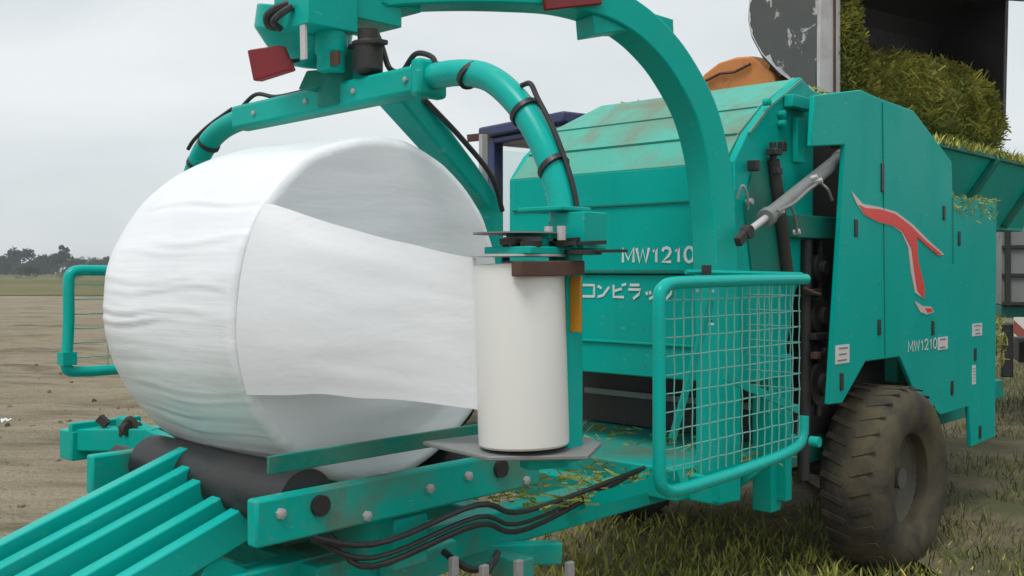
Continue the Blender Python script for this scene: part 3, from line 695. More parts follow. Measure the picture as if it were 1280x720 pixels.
sm = MB(); sm.tube(smoothpts([oy(300, 140)+off, oy(320, 122)+off, oy(345, 125)+off, oy(380, 118)+off]), .008, 8); sm.tube(smoothpts([oy(235, 190)+off, oy(243, 178)+off, oy(262, 160)+off, oy(290, 140)+off]), .008, 8); sm.pieces('hose', 'black', LA)
sm = MB(); sm.tube(smoothpts([p.lerp(q, .15)+Vector((.07, 0, .03)), p.lerp(q, .5)+Vector((.09, 0, .04)), p.lerp(q, .85)+Vector((.08, 0, .05)), q+Vector((.07, 0, -.02))]), .010, 8); sm.pieces('hose', 'black', DA)

for px, py in ((588, 92), (655, 138), (690, 207)):
    c0 = oy(px, py); c1 = oy(px+4, py+5); sm = MB(); sm.cyl(c0, c0+(c1-c0).normalized()*.016, .049, 18); sm.build('hose_clamp', 'black', RA)
for px, py in ((262, 178), (248, 203)):
    c0 = oy(px, py); c1 = oy(px-3, py+6); sm = MB(); sm.cyl(c0, c0+(c1-c0).normalized()*.016, .046, 18); sm.build('hose_clamp', 'black', LA)
for px, py in ((330, 143), (395, 128), (455, 116), (520, 102)):
    c0 = oy(px, py)+Vector((0, -.043, 0)); sm = MB(); sm.lathe([(.010, 0), (.010, .007), (.005, .010)], c0, (0, -1, 0), 6); sm.build('bolt', 'steel', LA)
# --- film dispenser
rc_t, rc_b = lat(648, 330, 2.80), lat(655, 557, 2.80)
px_ = ra[-1].x
zb_roll, zt_roll = rc_b.z, rc_t.z
dp = MB(); dp.bar((px_+.005, YA, zt_roll+.12), (px_+.005, YA, zb_roll-.05), .07, .07)
DP = dp.build('film_dispenser', 'teal', B, bevel=.006)
z1 = at(650, 321, 2.8).z; z2 = at(650, 293, 2.8).z
sm = MB(); c = Vector((rc_t.x, rc_t.y, z1)); sm.lathe([(.13, 0), (.13, .006), (.02, .010)], c, (0, 0, 1), 40); sm.build('clamp_disc', 'steel_pale', DP)
sm = MB(); sm.lathe([(.125, 0), (.125, .004), (.02, .008)], Vector((rc_t.x, rc_t.y, z2)), (0, 0, 1), 40); sm.lathe([(.07, 0), (.07, .012)], Vector((rc_t.x+.02, rc_t.y+.02, z2-.02)), (0, 0, 1), 32); sm.pieces('gear_wheel', 'grey', DP)
sm = MB()
mid = Vector(((rc_t.x+px_)/2, (rc_t.y+YA)/2, 0))
sm.box((mid.x+.01, mid.y, z1+.016), (.17, .30, .02)); sm.box((mid.x, mid.y+.05, z2-.005), (.16, .22, .016))
for a in ((.05, -.05), (-.04, .02), (.07, .10)): sm.cyl((mid.x+a[0], mid.y+a[1], z1+.02), (mid.x+a[0], mid.y+a[1], z2-.01), .018, 12)
sm.box((px_+.06, YA, z2+.01), (.10, .10, .10)); sm.box((px_-.02, YA-.02, z2+.07), (.16, .13, .012))
sm.build('gear_housing', 'teal', DP, bevel=.003)
sm = MB()
for k in range(6):
    c = Vector((mid.x+random.uniform(-.09, .13), mid.y+random.uniform(-.14, .12), random.uniform(z1+.03, z2-.02))); sm.lathe([(random.uniform(.02, .045), -.008), (.03, .008)], c, (0, 0, 1), 14)
for k in range(7):
    a = random.uniform(0, 6.28); c = Vector((mid.x+random.uniform(-.12, .16), mid.y+random.uniform(-.16, .14), random.uniform(z1+.03, z2-.015))); sm.bar(c, c+Vector((math.cos(a), math.sin(a), .05))*random.uniform(.05, .11), .012, .010)
sm.lathe([(.05, -.006), (.05, .006)], Vector((px_+.10, YA-.04, z1+.012)), (0, 0, 1), 20); sm.box((px_+.16, YA-.03, z1+.014), (.14, .03, .008))
sm.pieces('sprocket', 'dark', DP)
sm = MB()
for dx in (.0, .045): sm.lathe([(.006, -.02), (.012, -.018), (.012, .02)], Vector((px_+.03+dx, YA-.10, z2+.0)), (0, 0, 1), 8)
sm.pieces('bolt', 'steel_pale', DP)
pa, pb = lat(645, 336, 2.66), lat(725, 335, 2.78)
sm = MB(); sm.bar(pa, pb, .045, .04, (0, 0, 1)); sm.build('rusty_arm', 'rust', DP, bevel=.003)
sm = MB(); aa, bb = lat(711, 345, 2.80), lat(728, 415, 2.80); sm.box((aa+bb)/2, (.040, .008, aa.z-bb.z)); am = sm.build('side_reflector', 'amber', DP, bevel=.002)
sm = MB(); zpl = at(650, 559, 2.8).z
q = [lat(*p, d_) for p, d_ in (((528, 560), 2.92), ((600, 548), 3.05), ((735, 546), 3.0), ((752, 553), 2.9), ((735, 566), 2.7), ((610, 572), 2.68))]
sm.prism([Vector((p.x, p.y, zpl-.004)) for p in q], (0, 0, -.012)); sm.build('base_plate', 'grey', DP, bevel=.003)
sm = MB(); sm.bar((px_+.0, YA, zpl-.04), (rc_b.x, rc_b.y, zpl-.04), .06, .04); sm.build('lower_arm', 'teal', DP, bevel=.004)
# film roll: a thing of its own
fr = MB(); hR = zt_roll-zb_roll
fr.lathe([(.045, .004), (.118, .002), (.1235, .008), (.1245, .03), (.1245, hR-.02), (.122, hR-.002), (.117, hR), (.045, hR)], (0, 0, 0), (0, 0, 1), 56)
FR = empty('film_roll', to_world((rc_b.x, rc_b.y, zb_roll)), TH); fr.build('film', 'roll', FR)
sm = MB(); sm.lathe([(.030, -.002), (.0449, -.002), (.0449, hR+.008), (.030, hR+.008)], (0, 0, 0), (0, 0, 1), 24); sm.build('core', 'core', FR)
FR.rotation_euler = (0, R(-2.2), TH)
bpy.context.view_layer.update()
xw = BC.x+.47                                                # film web running from the roll across the bale end
Lp = [on_x(a, b_, xw+.012) for a, b_ in ((338, 254), (322, 290), (311, 330), (305, 372), (303, 415), (307, 455), (316, 494))]
Rt, Rbm = lat(595, 323, 2.825), lat(597, 512, 2.825)
Ls = smoothpts(Lp, 5); nr = len(Ls); nc = 48; mb = MB(); gr = []
for i_, l_ in enumerate(Ls):
    t = i_/(nr-1); r_ = Rt.lerp(Rbm, t); row = []
    for k in range(nc+1):
        q_ = k/nc; p = l_.lerp(r_, q_)
        edge = 4*q_*(1-q_)
        p = p+Vector((.004*noise.noise(Vector((q_*3, t*9, 1)))*edge+.0035*noise.noise(Vector((q_*1.5+t, t*16, 5)))*edge, 0, -.012*edge*(1-t)+.014*edge*t+.006*noise.noise(Vector((q_*5, 0, 3+6*(t > .5))))*edge))
        if k == 0: p = p+Vector((-.012, -.012, 0))
        row.append(mb.bm.verts.new(p))
    gr.append(row)
for i_ in range(nr-1):
    for k in range(nc): mb.bm.faces.new((gr[i_][k], gr[i_][k+1], gr[i_+1][k+1], gr[i_+1][k]))
for v in mb.bm.verts: v.co = to_world(v.co)
web = mb.build('film_web', 'film_end', FR); web.matrix_parent_inverse = FR.matrix_world.inverted()
tag(web, 'taut sheet of film drawn from the roll across the bale end')
tag(FR, 'fresh roll of white stretch film standing on the wrapper arm in front of the tailgate', 'film roll')

# --- wrapping table
zr = BC.z-math.sqrt((.560+.095)**2-.37**2)
tb = MB()
for xs in (BC.x-.38, BC.x+.60): tb.box((xs, BC.y, zr-.02), (.05, 1.15, .13))
tb.box((BC.x, BC.y, zr-.30), (.9, .5, .12)); tb.box((BC.x, BC.y, zr-.18), (1.2, .14, .16))
TBL = tb.build('wrapping_table', 'teal_muddy', B, bevel=.008)
for s_ in (-1, 1):
    sm = MB(); sm.lathe([(.03, -.60), (.03, -.33), (.095, -.325), (.095, .565), (.03, .57), (.03, .64)], (BC.x, BC.y+s_*.37, zr), (1, 0, 0), 24); sm.build('roller', 'black', TBL)
for dy in (-.5, -.2, .05, .22, .5):
    sm = MB(); sm.lathe([(.016, 0), (.016, .010), (.008, .014)], (BC.x+.625, BC.y+dy, zr-.03+.03*math.sin(dy*9)), (1, 0, 0), 6); sm.build('bolt', 'steel', TBL)
for k, (z_, r_) in enumerate(((.01, .010), (-.03, .008), (-.055, .010))):
    sm = MB(); sm.tube(smoothpts([(BC.x+.58, BC.y-.50+.1*k, zr-.05+z_), (BC.x+.65, BC.y-.2, zr-.15+z_), (BC.x+.64, BC.y+.25, zr-.11+z_), (BC.x+.5, BC.y+.65, zr-.22+z_), (-.15, -.4, .70)]), r_, 8); sm.build('hose', 'black', TBL)
sm = MB(); a, b_ = on_x(470, 562, BC.x+.66), on_x(597, 545, BC.x+.66)
sm.box((BC.x+.64, BC.y, a.z), (.012, 1.1, .05)); sm.build('table_lip', 'teal_inside', TBL, bevel=.003)
# frame from baler to wrapper
fm = MB()
for xs in (-.25, -1.05): fm.box((xs, -.9, .58), (.10, 3.0, .14))
for ys_ in (-2.3, -1.8, -1.2, -.5): fm.box((-.65, ys_, .58), (.7, .10, .12))
fm.box((BC.x, BC.y, .74), (.34, .34, .20)); fm.box((-.2, -.13, .60), (.6, .14, .12))
fm.box((-.65, 1.5, .62), (1.2, 3.6, .14))
fm.bar((-.65, 3.2, .6), (-.65, 5.6, .5), .16, .16)
FRM = fm.build('main_frame', 'teal_muddy', B, bevel=.008)
# rear ramp bars that catch the finished bale
RP = empty('bale_ramp', (0, 0, 0)); RP.parent = B
def rb(px): return lat(px, 708, 2.9)
for k, px in enumerate((-14, 40, 90, 158, 212)):
    p = rb(px); up_ = Vector((0, .62, .215)); dn = Vector((0, -.35, -.12))
    sm = MB(); sm.bar(p+dn, p+up_, .052, .10, (0, 0, 1)); sm.build('bar', 'teal_bright', RP, bevel=.005)
p, q = rb(-14)+Vector((0, .5, .06)), rb(212)+Vector((0, .5, .06))
sm = MB(); sm.bar(p+Vector((-.1, 0, 0)), q+Vector((.1, 0, 0)), .06, .06); sm.build('cross_bar', 'teal', RP, bevel=.005)
for xs in (q.x, p.x):
    pass
sm = MB()
for xs in (-.25, -1.05): sm.bar((xs, -2.3, .60), (max(p.x, min(q.x, xs)), p.y-.05, p.z-.08), .06, .08)
sm.pieces('ramp_support', 'teal', RP, bevel=.005)
# rear beam seen along the bottom edge with plates, decals and hoses
bt = MB()
a, b_ = lat(470, 724, 3.3), lat(565, 690, 3.5); bt.bar(a, b_, .07, .10); bt.box(lat(415, 716, 3.4), (.12, .10, .22)); bt.box(lat(640, 712, 3.6), (.14, .08, .10)); bt.bar(lat(360, 700, 3.6), lat(700, 690, 3.9), .06, .08)
BTM = bt.build('lower_linkage', 'teal_muddy', B, bevel=.006)
sm = MB(); c = lat(402, 715, 3.24); sm.box(c, (.10, .008, .09)); st = sm.build('sticker', 'sticker', BTM)
sm = MB(); sm.box(c+Vector((0, -.006, .028)), (.07, .002, .012)); sm.box(c+Vector((0, -.006, 0)), (.075, .002, .008)); sm.pieces('print', 'red', st)
sm = MB()
sm.tube(smoothpts([lat(555, 690, 3.4), lat(568, 700, 3.35), lat(590, 712, 3.35), lat(615, 705, 3.4), lat(622, 690, 3.45)]), .012, 8); sm.tube(smoothpts([lat(600, 725, 3.3), lat(612, 712, 3.3), lat(618, 700, 3.35)]), .010, 8)
sm.pieces('hose', 'black', BTM)
sm = MB()
for px, py in ((567, 708), (605, 718), (648, 712), (712, 714)): sm.box(lat(px, py, 3.28), (.02, .03, .06))
sm.pieces('bracket', 'steel', BTM, bevel=.003)

# --- film cutter on the far side of the table
ct = MB(); c = lat(115, 552, 4.25)
ct.box(c, (.12, .22, .12)); ct.bar(lat(100, 548, 4.2), lat(200, 548, 4.1), .10, .09); ct.bar(lat(150, 540, 4.2), lat(215, 570, 4.0), .05, .14); ct.box(lat(132, 545, 4.25), (.03, .30, .14))
CT = ct.build('film_cutter', 'teal', B, bevel=.006)
sm = MB(); sm.bar(lat(124, 522, 4.15), lat(134, 531, 4.15), .035, .03); sm.tube(smoothpts([lat(152, 545, 4.1), lat(156, 530, 4.1), lat(164, 524, 4.1), lat(172, 534, 4.1), lat(180, 540, 4.1)]), .014, 8); sm.tube(smoothpts([lat(150, 534, 4.12), lat(162, 540, 4.1), lat(176, 530, 4.1)]), .012, 8); sm.lathe([(.03, -.02), (.03, .02)], lat(160, 536, 4.1), (1, 0, 0), 12); sm.bar(lat(90, 551, 4.3), lat(104, 547, 4.3), .03, .02)
sm.pieces('cutter_spring', 'dark', CT)
sm = MB(); sm.bar(lat(160, 556, 4.15), lat(186, 545, 4.15), .05, .03); sm.build('rust_plate', 'rust', CT)
# support of the cutter
sm = MB(); sm.bar(c, (-1.05, BC.y-.1, .62), .07, .07); sm.build('cutter_support', 'teal', CT)

# --- safety guards
def guard(xp, pts, brace, wires_h, wires_v, label, closed=False, rot=0):
    pts = [Vector(p) for p in pts]
    gb = MB(); gb.tube(smoothpts(pts, 5), .024, 12); o = gb.build('safety_guard', 'teal_bright', B); tag(o, label)
    mb = MB()
    for a, b_ in wires_h+wires_v:
        a, b_ = Vector(a), Vector(b_); n = 14
        mb.tube([a.lerp(b_, k/n)+Vector((.002*math.sin(k*2.2), 0, .0012*math.sin(k*1.7+a.z*30))) for k in range(n+1)], .0026, 6)
    mb.build('wire_mesh', 'mesh_wire', o); 
    if brace:
        mb = MB()
        for a, b_ in brace: mb.bar(a, b_, .035, .012, (1, 0, 0))
        mb.pieces('brace', 'teal', o, bevel=.002)
    return o
GX = .36
def gxp(a, b_): return on_x(a, b_, GX)
fp = [gxp(1007, 349), gxp(950, 350), gxp(880, 352), gxp(842, 354), gxp(829, 360), gxp(824, 375), gxp(824, 440), gxp(824, 560), gxp(825, 600), gxp(832, 612), gxp(850, 612), gxp(910, 594), gxp(970, 572), gxp(996, 558), gxp(1003, 544), gxp(1004, 520)]
yl, yr = gxp(830, 400).y, gxp(998, 400).y
ztop, zbt = gxp(850, 352).z, gxp(850, 605).z
wh = [((GX, yl, z), (GX, yr, z)) for z in [ztop-(ztop-zbt)*k/11 for k in range(1, 11)]]
wv = [((GX+.004, y, ztop), (GX+.004, y, zbt+.02)) for y in [yl+(yr-yl)*k/17 for k in range(1, 18)]]
# return panel towards the tailgate
yrr = yr+.02
wh += [((GX, yrr, z), (.10, yrr, z)) for z in [ztop-(ztop-zbt)*k/11 for k in range(1, 8)]]
wv += [((x, yrr+.004, ztop), (x, yrr+.004, zbt+.15)) for x in [GX-.05*k for k in range(1, 6)]]
br = [(on_x(889, 376, GX-.02), on_x(840, 550, GX-.02)), (on_x(905, 470, GX-.04), on_x(997, 512, GX-.03))]
G1 = guard(GX, fp, br, wh, wv, 'right hand guard with wire mesh, in front of the wheel')
sm = MB(); sm.tube([gxp(1007, 346)+Vector((-.03, .02, .01)), gxp(960, 345)+Vector((-.05, 0, .01)), gxp(912, 344)+Vector((-.16, -.06, .012))], .010, 8); sm.bar((GX-.01, yrr, ztop), (.08, yrr, ztop), .02, .02); sm.build('top_rail', 'teal', G1)
sm = MB(); sm.lathe([(.02, -.02), (.02, .03)], gxp(911, 341)+Vector((-.1, 0, 0)), (0, 0, 1), 10); sm.build('knob', 'black', G1)
sm = MB(); sm.bar((GX-.02, .02, zbt+.05), (.05, .02, .60), .05, .05); sm.bar((GX-.02, yl+.15, zbt+.02), (-.2, yl+.15, .60), .05, .05); sm.lathe([(.022, -.02), (.022, .02)], lat(1019, 552, 4.3), (1, 0, 0), 14); sm.pieces('guard_support', 'teal', G1)
GX2 = -1.95
def g2(a, b_): return on_x(a, b_, GX2)
e = g2(128, 337).y+.55
p1_, p2_ = g2(128, 338), g2(96, 338)
fp2 = [Vector((GX2, e, p1_.z)), p1_, g2(100, 338), g2(89, 342), g2(86, 354), g2(86, 400), g2(84, 440), g2(83, 458), g2(89, 464), g2(104, 464), g2(128, 463), Vector((GX2, e, g2(128, 463).z))]
zt2, zb2 = p1_.z, g2(128, 463).z; y2a = g2(92, 400).y
wh2 = [((GX2, y2a, zt2-(zt2-zb2)*k/7), (GX2, e, zt2-(zt2-zb2)*k/7)) for k in range(1, 7)]
wv2 = [((GX2+.004, y2a+(e-y2a)*k/9, zt2), (GX2+.004, y2a+(e-y2a)*k/9, zb2)) for k in range(2, 9)]
G2 = guard(GX2, fp2, None, wh2, wv2, 'left hand guard partly hidden by the white bale')
sm = MB(); sm.bar((GX2, e-.1, zb2), (-1.05, e-.1, .60), .05, .05); sm.bar(g2(84, 462)+Vector((0, 0, .02)), g2(84, 440), .06, .06); sm.pieces('guard_support', 'teal', G2)

# --- lettering on the tailgate
p0 = on_y(779, 328, -.001); p1 = on_y(868, 327, -.001); hh = on_y(820, 310, 0).z-on_y(820, 328, 0).z
STROKE(TG, 'MW1210', p0, Vector((1, 0, 0)), Vector((0, -1, 0)), (p1.x-p0.x), hh, .0145)
K = [([[(0, .9), (1, .9), (1, .05)], [(0, .1), (1, .1)]]), ([[(.05, .85), (.38, .68)], [(.05, .08), (.5, .2), (1, .8)]]),
     ([[(.1, .95), (.1, .1), (.92, .1)], [(.1, .5), (.75, .68)], [(.8, 1.02), (.88, .86)], [(.97, 1.06), (1.05, .9)]]), ([[(.15, .95), (.88, .95)], [(.03, .64), (.97, .64), (.82, .3), (.4, 0)]]),
     ([[(.15, .5), (.25, .28)], [(.42, .55), (.5, .33)], [(.82, .52), (.72, .2), (.4, 0)]]), ([[(0, .85), (.85, .85), (.75, .4), (.35, 0)], [(.95, 1.05), (1.08, 1.05), (1.08, .92), (.95, .92), (.95, 1.05)]])]
k0 = on_y(728, 372, .009); kh = on_y(760, 355, 0).z-k0.z; kw = (on_y(820, 370, 0).x-k0.x)/4.75
mb = MB(); q = 0
for i, strokes in enumerate(K):
    for s_ in strokes:
        mb.sweep([Vector((k0.x+kw*(i+a[0]*.80), .007-q*.0002, k0.z+kh*a[1])) for a in s_], [(-.0005, -.0065), (.0003, -.0065), (.0003, .0065), (-.0005, .0065)], up=(0, -1, 0)); q += 1
mb.build('lettering', 'white', lower)
# dark outlet below the tailgate
sm = MB(); sm.box((-TW/2, .5, zb-.16), (TW-.2, .03, .03)); sm.build('outlet_rod', 'grey', B)

# ================================================================== WHEEL LOADER
fwd = Vector((.59, -.807, 0)).normalized()
LR = math.atan2(fwd.y, fwd.x)-math.pi/2
rightv = Vector((fwd.y, -fwd.x, 0))
be_near = at(1052, 115, 5.95); be_far = at(1263, 120, 7.05)
BW = 2.12
tip = Vector((be_near.x, be_near.y, 0))-rightv*BW/2           # centre of the bucket mouth on the ground
LO = tip-fwd*4.3
LD = empty('wheel_loader', LO, LR)
tag(LD, 'navy cabbed wheel loader behind the baler, tipping silage from its raised bucket', 'loader')
def ll(w): d = w-LO; return Vector((d.dot(rightv), d.dot(fwd), w.z))
def l_on_x(px, py, c):
    d = ray(px, py); t = (c+rightv.dot(LO))/rightv.dot(d); return ll(E+d*t)
def l_on_y(px, py, c):
    d = ray(px, py); t = (c+fwd.dot(LO))/fwd.dot(d); return ll(E+d*t)
xs = BW/2
fx = l_on_x(1028, 60, xs); 
sidepx = [(1022, 116), (1003, 110), (978, 92), (955, 68), (942, 44), (938, 22), (940, 0), (948, -24), (965, -48), (990, -62), (1026, -70)]
side = [l_on_x(a, b_, xs) for a, b_ in sidepx]
yf = side[0].y
bk = MB()
inn = []                                                    # shell: curved back running between the side plates
n = len(side)
for k in range(len(side)-1):
    a, b_ = side[k], side[k+1]
    if k < 2: continue
    bk.prism([Vector((xs, a.y, a.z)), Vector((xs, b_.y, b_.z)), Vector((-xs, b_.y, b_.z)), Vector((-xs, a.y, a.z))], Vector((0, (b_.z-a.z), -(b_.y-a.y))).normalized()*-.02)
bk.prism([Vector((xs, side[-1].y-.02, side[-1].z)), Vector((xs, yf+.15, side[-1].z-.04)), Vector((-xs, yf+.15, side[-1].z-.04)), Vector((-xs, side[-1].y-.02, side[-1].z))], (0, 0, .02))
BK = bk.build('bucket', 'bucket_in', LD)
spl = MB(); spl.prism(side, (.02, 0, 0)); o = spl.build('side_plate', 'bucket_paint', BK, bevel=.004)
rim = MB(); q = side
c = sum((q_ for q_ in side), Vector())/n; up3 = Vector((.0215, 0, 0)); loop = []
for k in range(n-1):
    for t in range(5): loop.append(side[k].lerp(side[k+1], t/5))
loop.append(side[-1]); ws = [random.choice((.035, .05, .07, .11, .05))*(1.5 if 4 < k < 14 else .8) for k in range(len(loop))]
for k in range(len(loop)-1):
    a, b_ = loop[k], loop[k+1]; rim.prism([a+up3, b_+up3, b_+(c-b_)*ws[k+1]+up3, a+(c-a)*ws[k]+up3], (.002, 0, 0))
rim.build('worn_edge', 'steel_pale', o)
spl = MB(); far = [Vector((-xs-.02, s.y, s.z)) for s in side]; far[0] = Vector((-xs-.02, yf, side[0].z-.05)); spl.prism(far, (.045, 0, 0)); spl.build('side_plate', 'bucket_in', BK, bevel=.004)
cut = MB(); fa = l_on_y(1030, 114, yf+.01); zlo = side[0].z; zhi = side[-1].z
cut.box((xs-.055, yf+.02, (zlo+zhi)/2), (.145, .03, zhi-zlo)); cut.box((xs-.14, yf+.025, (zlo+zhi)/2), (.04, .04, zhi-zlo)); cut.build('edge_bar', 'steel_pale', BK, bevel=.004)
cut = MB(); cut.box((xs-.105, yf+.042, (zlo+zhi)/2), (.008, .012, zhi-zlo-.01)); cut.build('weld_seam', 'rust', BK)
# lift arms, cab, body, wheels (mostly hidden behind the baler)
zB = (zlo+zhi)/2
for s_ in (1, -1):
    la_ = MB(); cx = s_*(xs-.08)
    top = l_on_x(925, 84, xs-.08)
    la_.sweep(smoothpts([(cx, 1.5, 1.7), (cx, 2.3, 2.35), (cx, top.y-.15, top.z-.16), (cx, top.y+.22, top.z-.10), (cx, yf-.6, zB-.25)], 6), [(-.05, -.10), (.05, -.10), (.05, .10), (-.05, .10)], up=(1, 0, 0))
    o = la_.build('lift_arm', 'orange', LD, bevel=.008)
    if s_ == 1:
        hdp = [l_on_x(*p, xs-.02) for p in ((872, 104), (880, 92), (898, 78), (920, 71), (940, 70), (966, 92), (972, 112), (940, 125), (890, 125))]
        hp_ = MB(); hp_.prism(hdp, (-.14, 0, 0)); hq = hp_.build('arm_head', 'orange', o, bevel=.015)
        hp_ = MB(); hp_.tube([l_on_x(*p, xs+.0) for p in ((882, 101), (900, 92), (918, 90), (938, 80))], .010, 6); hp_.build('weld_seam', 'rust', hq)
cabc = ll(at(708, 200, 9.2)); cxx, cyy = cabc.x-.1, cabc.y
zroof = at(650, 167, 9.2).z
cw, cd = .58, .55
# orient the cab with the loader
ctop = MB(); ctop.box((0, cyy, zroof+.03), (cw*2+.12, cd*2+.14, .10)); ctop.box((0, cyy, zroof-.05), (cw*2, cd*2, .07))
CAB = empty('cab', (0, 0, 0)); CAB.parent = LD; CAB.location = (cxx, 0, 0)
ctop.build('roof', 'blue', CAB, bevel=.02)
ps = MB()
for sx in (-1, 1):
    for sy in (-1, 1): ps.box((sx*(cw-.05), cyy+sy*(cd-.05), (zroof+1.3)/2), (.11, .11, zroof-1.3))
ps.box((0, cyy, 1.30), (cw*2, cd*2, .12)); ps.box((0, cyy-cd+.03, 1.55), (cw*2-.2, .05, .5)); ps.build('cab_frame', 'blue', CAB, bevel=.012)
gl = MB()
for sx in (-1, 1): gl.box((sx*(cw-.03), cyy, 2.0), (.006, cd*2-.22, 1.3))
for sy in (-1, 1): gl.box((0, cyy+sy*(cd-.03), 2.1), (cw*2-.22, .006, 1.1))
gl.pieces('window', 'glass', CAB)
st = MB(); st.box((0, cyy-.25, 1.6), (.5, .12, .7)); st.box((0, cyy, 1.42), (.5, .5, .12)); st.build('seat', 'black', CAB, bevel=.03)
ex = MB(); pa_, pb_ = ll(at(584, 173, 8.9)), ll(at(612, 170, 8.9)); ex.bar(pa_, pb_, .05, .06); ex.build('mirror_arm', 'rust', LD)
ex = MB(); pa_, pb_ = ll(at(604, 168, 8.8)), ll(at(604, 262, 8.8)); ex.bar(pa_, pb_, .055, .05); ex.build('exhaust_pipe', 'steel', LD)
bd = MB(); bd.box((cxx, cyy-.3, .95), (1.1, 3.4, .55)); bd.box((cxx, cyy-1.6, 1.45), (1.05, 1.3, .7)); bd.box((cxx*.5, 1.2, 1.0), (.9, 1.6, .6)); bd.box((0, 1.5, 1.5), (BW-.2, .25, .35)); bd.build('body', 'blue', LD, bevel=.04)
for sx in (-1, 1):
    for yy in (cyy-1.3, 1.4):
        w = empty('wheel', (sx*.75+cxx*.5, yy, .58)); w.parent = LD
        t = MB(); t.lathe([(.3, -.15), (.5, -.17), (.58, -.12), (.6, 0), (.58, .12), (.5, .17), (.3, .15)], (0, 0, 0), (1, 0, 0), 32, ring=True); t.build('tyre', 'tyre', w)
        t = MB(); t.lathe([(.05, -.1), (.3, -.12), (.3, .12), (.05, .1)], (0, 0, 0), (1, 0, 0), 20); t.build('rim', 'orange', w)
# silage in the bucket
sil = MB(); bmesh.ops.create_icosphere(sil.bm, subdivisions=5, radius=1)
sc = Vector((xs-.10, .42, .40)); cen = Vector((-.08, yf-.26, l_on_y(1170, 152, yf-.1).z))
def surf(d):
    e_ = Vector((math.copysign(abs(d.x)**.7, d.x)*sc.x, d.y*sc.y, d.z*sc.z)); f_ = 1+.16*noise.noise(d*2.5)+.07*noise.noise(d*7)
    return cen+e_*f_
dirs = [v.co.normalized() for v in sil.bm.verts]
for v, d in zip(sil.bm.verts, dirs): v.co = surf(d)
sil.build('silage_core', 'silage_base')
core = bpy.data.objects['silage_core']
st = MB()
for _ in range(24000):
    d = Vector((random.gauss(0, 1), random.gauss(0, 1)+.5, random.gauss(0, 1))).normalized(); p = surf(d)*1.0+Vector((0, 0, 0))
    t = Vector((random.gauss(0, 1), random.gauss(0, 1), random.gauss(0, 1)-.6)).normalized(); l = random.choice((.010, .015, .025, .04, .065)); w_ = t.orthogonal().normalized()*random.choice((.0015, .0025, .004, .006)); p = p+d*random.uniform(-.02, .045)
    st.bm.faces.new([st.bm.verts.new(x) for x in (p-t*l-w_, p-t*l+w_, p+t*l+w_, p+t*l-w_)])
# the strand curtain sliding along the near side plate
for _ in range(11000):
    z = random.uniform(zlo-.08, zhi-.02); k = (zhi-z)/(zhi-zlo)
    p = Vector((xs-.165-random.random()*(.07+.22*min(1, k*1.1))*(1+.35*noise.noise(Vector((0, 0, z*9)))), yf+.09-.22*random.random()**2-.05*(1-k), z))
    if z > zhi-.2 and random.random() < .5: continue
    t = Vector((random.gauss(0, .5), random.gauss(0, .4), random.gauss(0, 1)-.4)).normalized(); l = random.uniform(.02, .05); w_ = t.orthogonal().normalized()*random.uniform(.003, .006)
    st.bm.faces.new([st.bm.verts.new(x) for x in (p-t*l-w_, p-t*l+w_, p+t*l+w_, p+t*l-w_)])
for v in list(st.bm.verts): pass
SIL = st.build('silage_load', 'silage', smooth=False)
SIL.location = LO; SIL.rotation_euler = (0, 0, LR); core.parent = SIL
tag(SIL, 'green chopped silage spilling out of the raised black loader bucket', 'silage', kind='stuff')

# ================================================================== GREY TRUCK at the right edge
TK = empty('farm_truck', at(1252, 338, 9.6)*1.0, R(-20)); TK.location.z = 0
tag(TK, 'grey slatted farm truck at the right edge, behind the hopper', 'truck')
zt_ = at(1260, 262, 9.6).z; zb_ = at(1260, 382, 9.6).z
def tb_(c, s, nm, mat, bev=.01, par=TK): q = MB(); q.box(c, s); return q.build(nm, mat, par, bevel=bev)
cb_ = MB(); cb_.box((2.0, .9, (zt_+zb_)/2), (4.0, 1.8, zt_-zb_)); CBX = cb_.build('cargo_box', 'grey', TK, bevel=.01)
rb_ = MB()
for k in range(4): rb_.box((2.0, -.015, zb_+(zt_-zb_)*(k+.0)/3.4+.02), (4.0, .03, .035))
for k in range(6): rb_.box((.05+k*.75, -.02, (zt_+zb_)/2), (.05, .035, zt_-zb_))
rb_.build('rib', 'dark', CBX, bevel=.004)
tb_((2.0, .9, zb_-.06), (4.0, 1.7, .11), 'sill', 'teal_inside')
zst = at(1260, 408, 9.6).z; tb_((1.4, -.03, zst), (2.6, .02, .18), 'warning_board', 'stripes', .002)
tb_((2.4, .9, .75), (4.4, .8, .20), 'chassis', 'dark')
tb_((.9, .05, .78), (.5, .4, .42), 'fuel_tank', 'grey', .03)
tb_((.05, .05, .80), (.10, .10, .5), 'mudguard_stay', 'black')
tb_((5.2, .9, 1.5), (1.2, 1.8, 1.7), 'cab', 'blue', .08)
for xx in (1.9, 4.9):
    for yy in (.1, 1.7):
        w = empty('wheel', (xx, yy, .44)); w.parent = TK
        t = MB(); t.lathe([(.22, -.1), (.40, -.12), (.45, -.08), (.45, .08), (.40, .12), (.22, .1)], (0, 0, 0), (0, 1, 0), 32, ring=True); t.build('tyre', 'tyre', w)
        t = MB(); t.lathe([(.04, -.06), (.22, -.09), (.22, .09), (.04, .06)], (0, 0, 0), (0, 1, 0), 20); t.build('rim', 'steel', w)

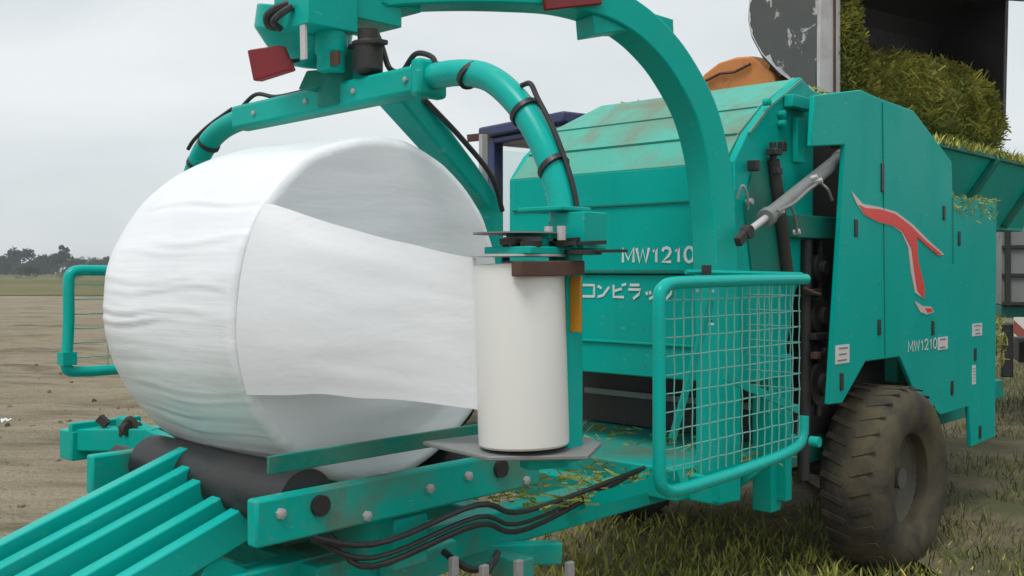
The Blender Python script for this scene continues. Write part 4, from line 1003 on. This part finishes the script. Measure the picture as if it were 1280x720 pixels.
# scrap of film on the soil
sc_ = MB(); p = at(4, 531, 1); t_ = EYE/((531-HZ)/F); w = at(4, 531, t_)
bmesh.ops.create_grid(sc_.bm, x_segments=10, y_segments=6, size=.5)
for v in sc_.bm.verts: v.co = Vector((v.co.x*.11, v.co.y*.12, .045+.035*noise.noise(v.co*4.3)+.02*noise.noise(v.co*9)))
o = sc_.build('film_scrap', 'film'); o.location = (w.x, w.y, 0.0)
tag(o, 'small torn scrap of white film lying on the bare soil at far left', 'film scrap')

# ================================================================== AIR
hz = MB(); hz.box((0, 450, 4.5), (1700, 1000, 11.0)); o = hz.build('haze', M['dark'], smooth=False)
m = bpy.data.materials.new('thin_haze'); m.use_nodes = True; nt = m.node_tree; nt.nodes.clear()
out = N(nt, 'ShaderNodeOutputMaterial'); pv = N(nt, 'ShaderNodeVolumePrincipled'); pv.inputs['Color'].default_value = (.86, .9, .95, 1); pv.inputs['Density'].default_value = .0007; pv.inputs['Anisotropy'].default_value = 0.2
nt.links.new(pv.outputs[0], out.inputs['Volume']); o.data.materials.clear(); o.data.materials.append(m)
tag(o, 'thin pale haze over the field', 'haze', kind='stuff')

# ================================================================== LIGHT
SUN_EL, SUN_AZ = R(62), R(206)                              # azimuth clockwise from +Y
sd = Vector((math.sin(SUN_AZ)*math.cos(SUN_EL), math.cos(SUN_AZ)*math.cos(SUN_EL), math.sin(SUN_EL)))
sl = bpy.data.lights.new('sun', 'SUN'); sl.energy = 2.0; sl.angle = R(25); sl.color = (1, .97, .93)
so = bpy.data.objects.new('sun', sl); COL.objects.link(so); so.rotation_euler = sd.to_track_quat('Z', 'Y').to_euler()
W = bpy.data.worlds.new('World'); S.world = W; W.use_nodes = True; nt = W.node_tree; nt.nodes.clear()
out = N(nt, 'ShaderNodeOutputWorld'); mix = N(nt, 'ShaderNodeMixShader'); b1 = N(nt, 'ShaderNodeBackground'); b2 = N(nt, 'ShaderNodeBackground')
sky = N(nt, 'ShaderNodeTexSky', sky_type='NISHITA'); sky.sun_disc = False; sky.sun_elevation = SUN_EL; sky.sun_rotation = SUN_AZ
nt.links.new(sky.outputs[0], b1.inputs[0]); b1.inputs[1].default_value = .10
tc = N(nt, 'ShaderNodeTexCoord'); mp = N(nt, 'ShaderNodeMapping'); mp.inputs['Scale'].default_value = (1, 1, 2.6)
nz = N(nt, 'ShaderNodeTexNoise'); nz.inputs['Scale'].default_value = 2.0; nz.inputs['Detail'].default_value = 5; nz.inputs['Roughness'].default_value = .5; nz.inputs['Distortion'].default_value = .5
nt.links.new(tc.outputs['Generated'], mp.inputs[0]); nt.links.new(mp.outputs[0], nz.inputs['Vector'])
cr = N(nt, 'ShaderNodeValToRGB'); cr.color_ramp.elements[0].position = .32; cr.color_ramp.elements[1].position = .70
cr.color_ramp.elements[0].color = (.68, .73, .755, 1); cr.color_ramp.elements[1].color = (.90, .94, .945, 1)
nt.links.new(nz.outputs['Fac'], cr.inputs[0]); nt.links.new(cr.outputs[0], b2.inputs[0]); b2.inputs[1].default_value = 1.0
mix.inputs[0].default_value = .93; nt.links.new(b1.outputs[0], mix.inputs[1]); nt.links.new(b2.outputs[0], mix.inputs[2]); nt.links.new(mix.outputs[0], out.inputs['Surface'])

cam = bpy.data.cameras.new('camera'); cam.sensor_width = 36; cam.lens = 36; cam.shift_y = -22/1280; cam.clip_end = 4000; cam.clip_start = .05
co = bpy.data.objects.new('camera', cam); COL.objects.link(co); co.location = E; co.rotation_euler = (R(90), 0, 0); S.camera = co
S.view_settings.view_transform = 'Standard'; S.view_settings.look = 'None'; S.view_settings.exposure = 0; S.view_settings.gamma = 1
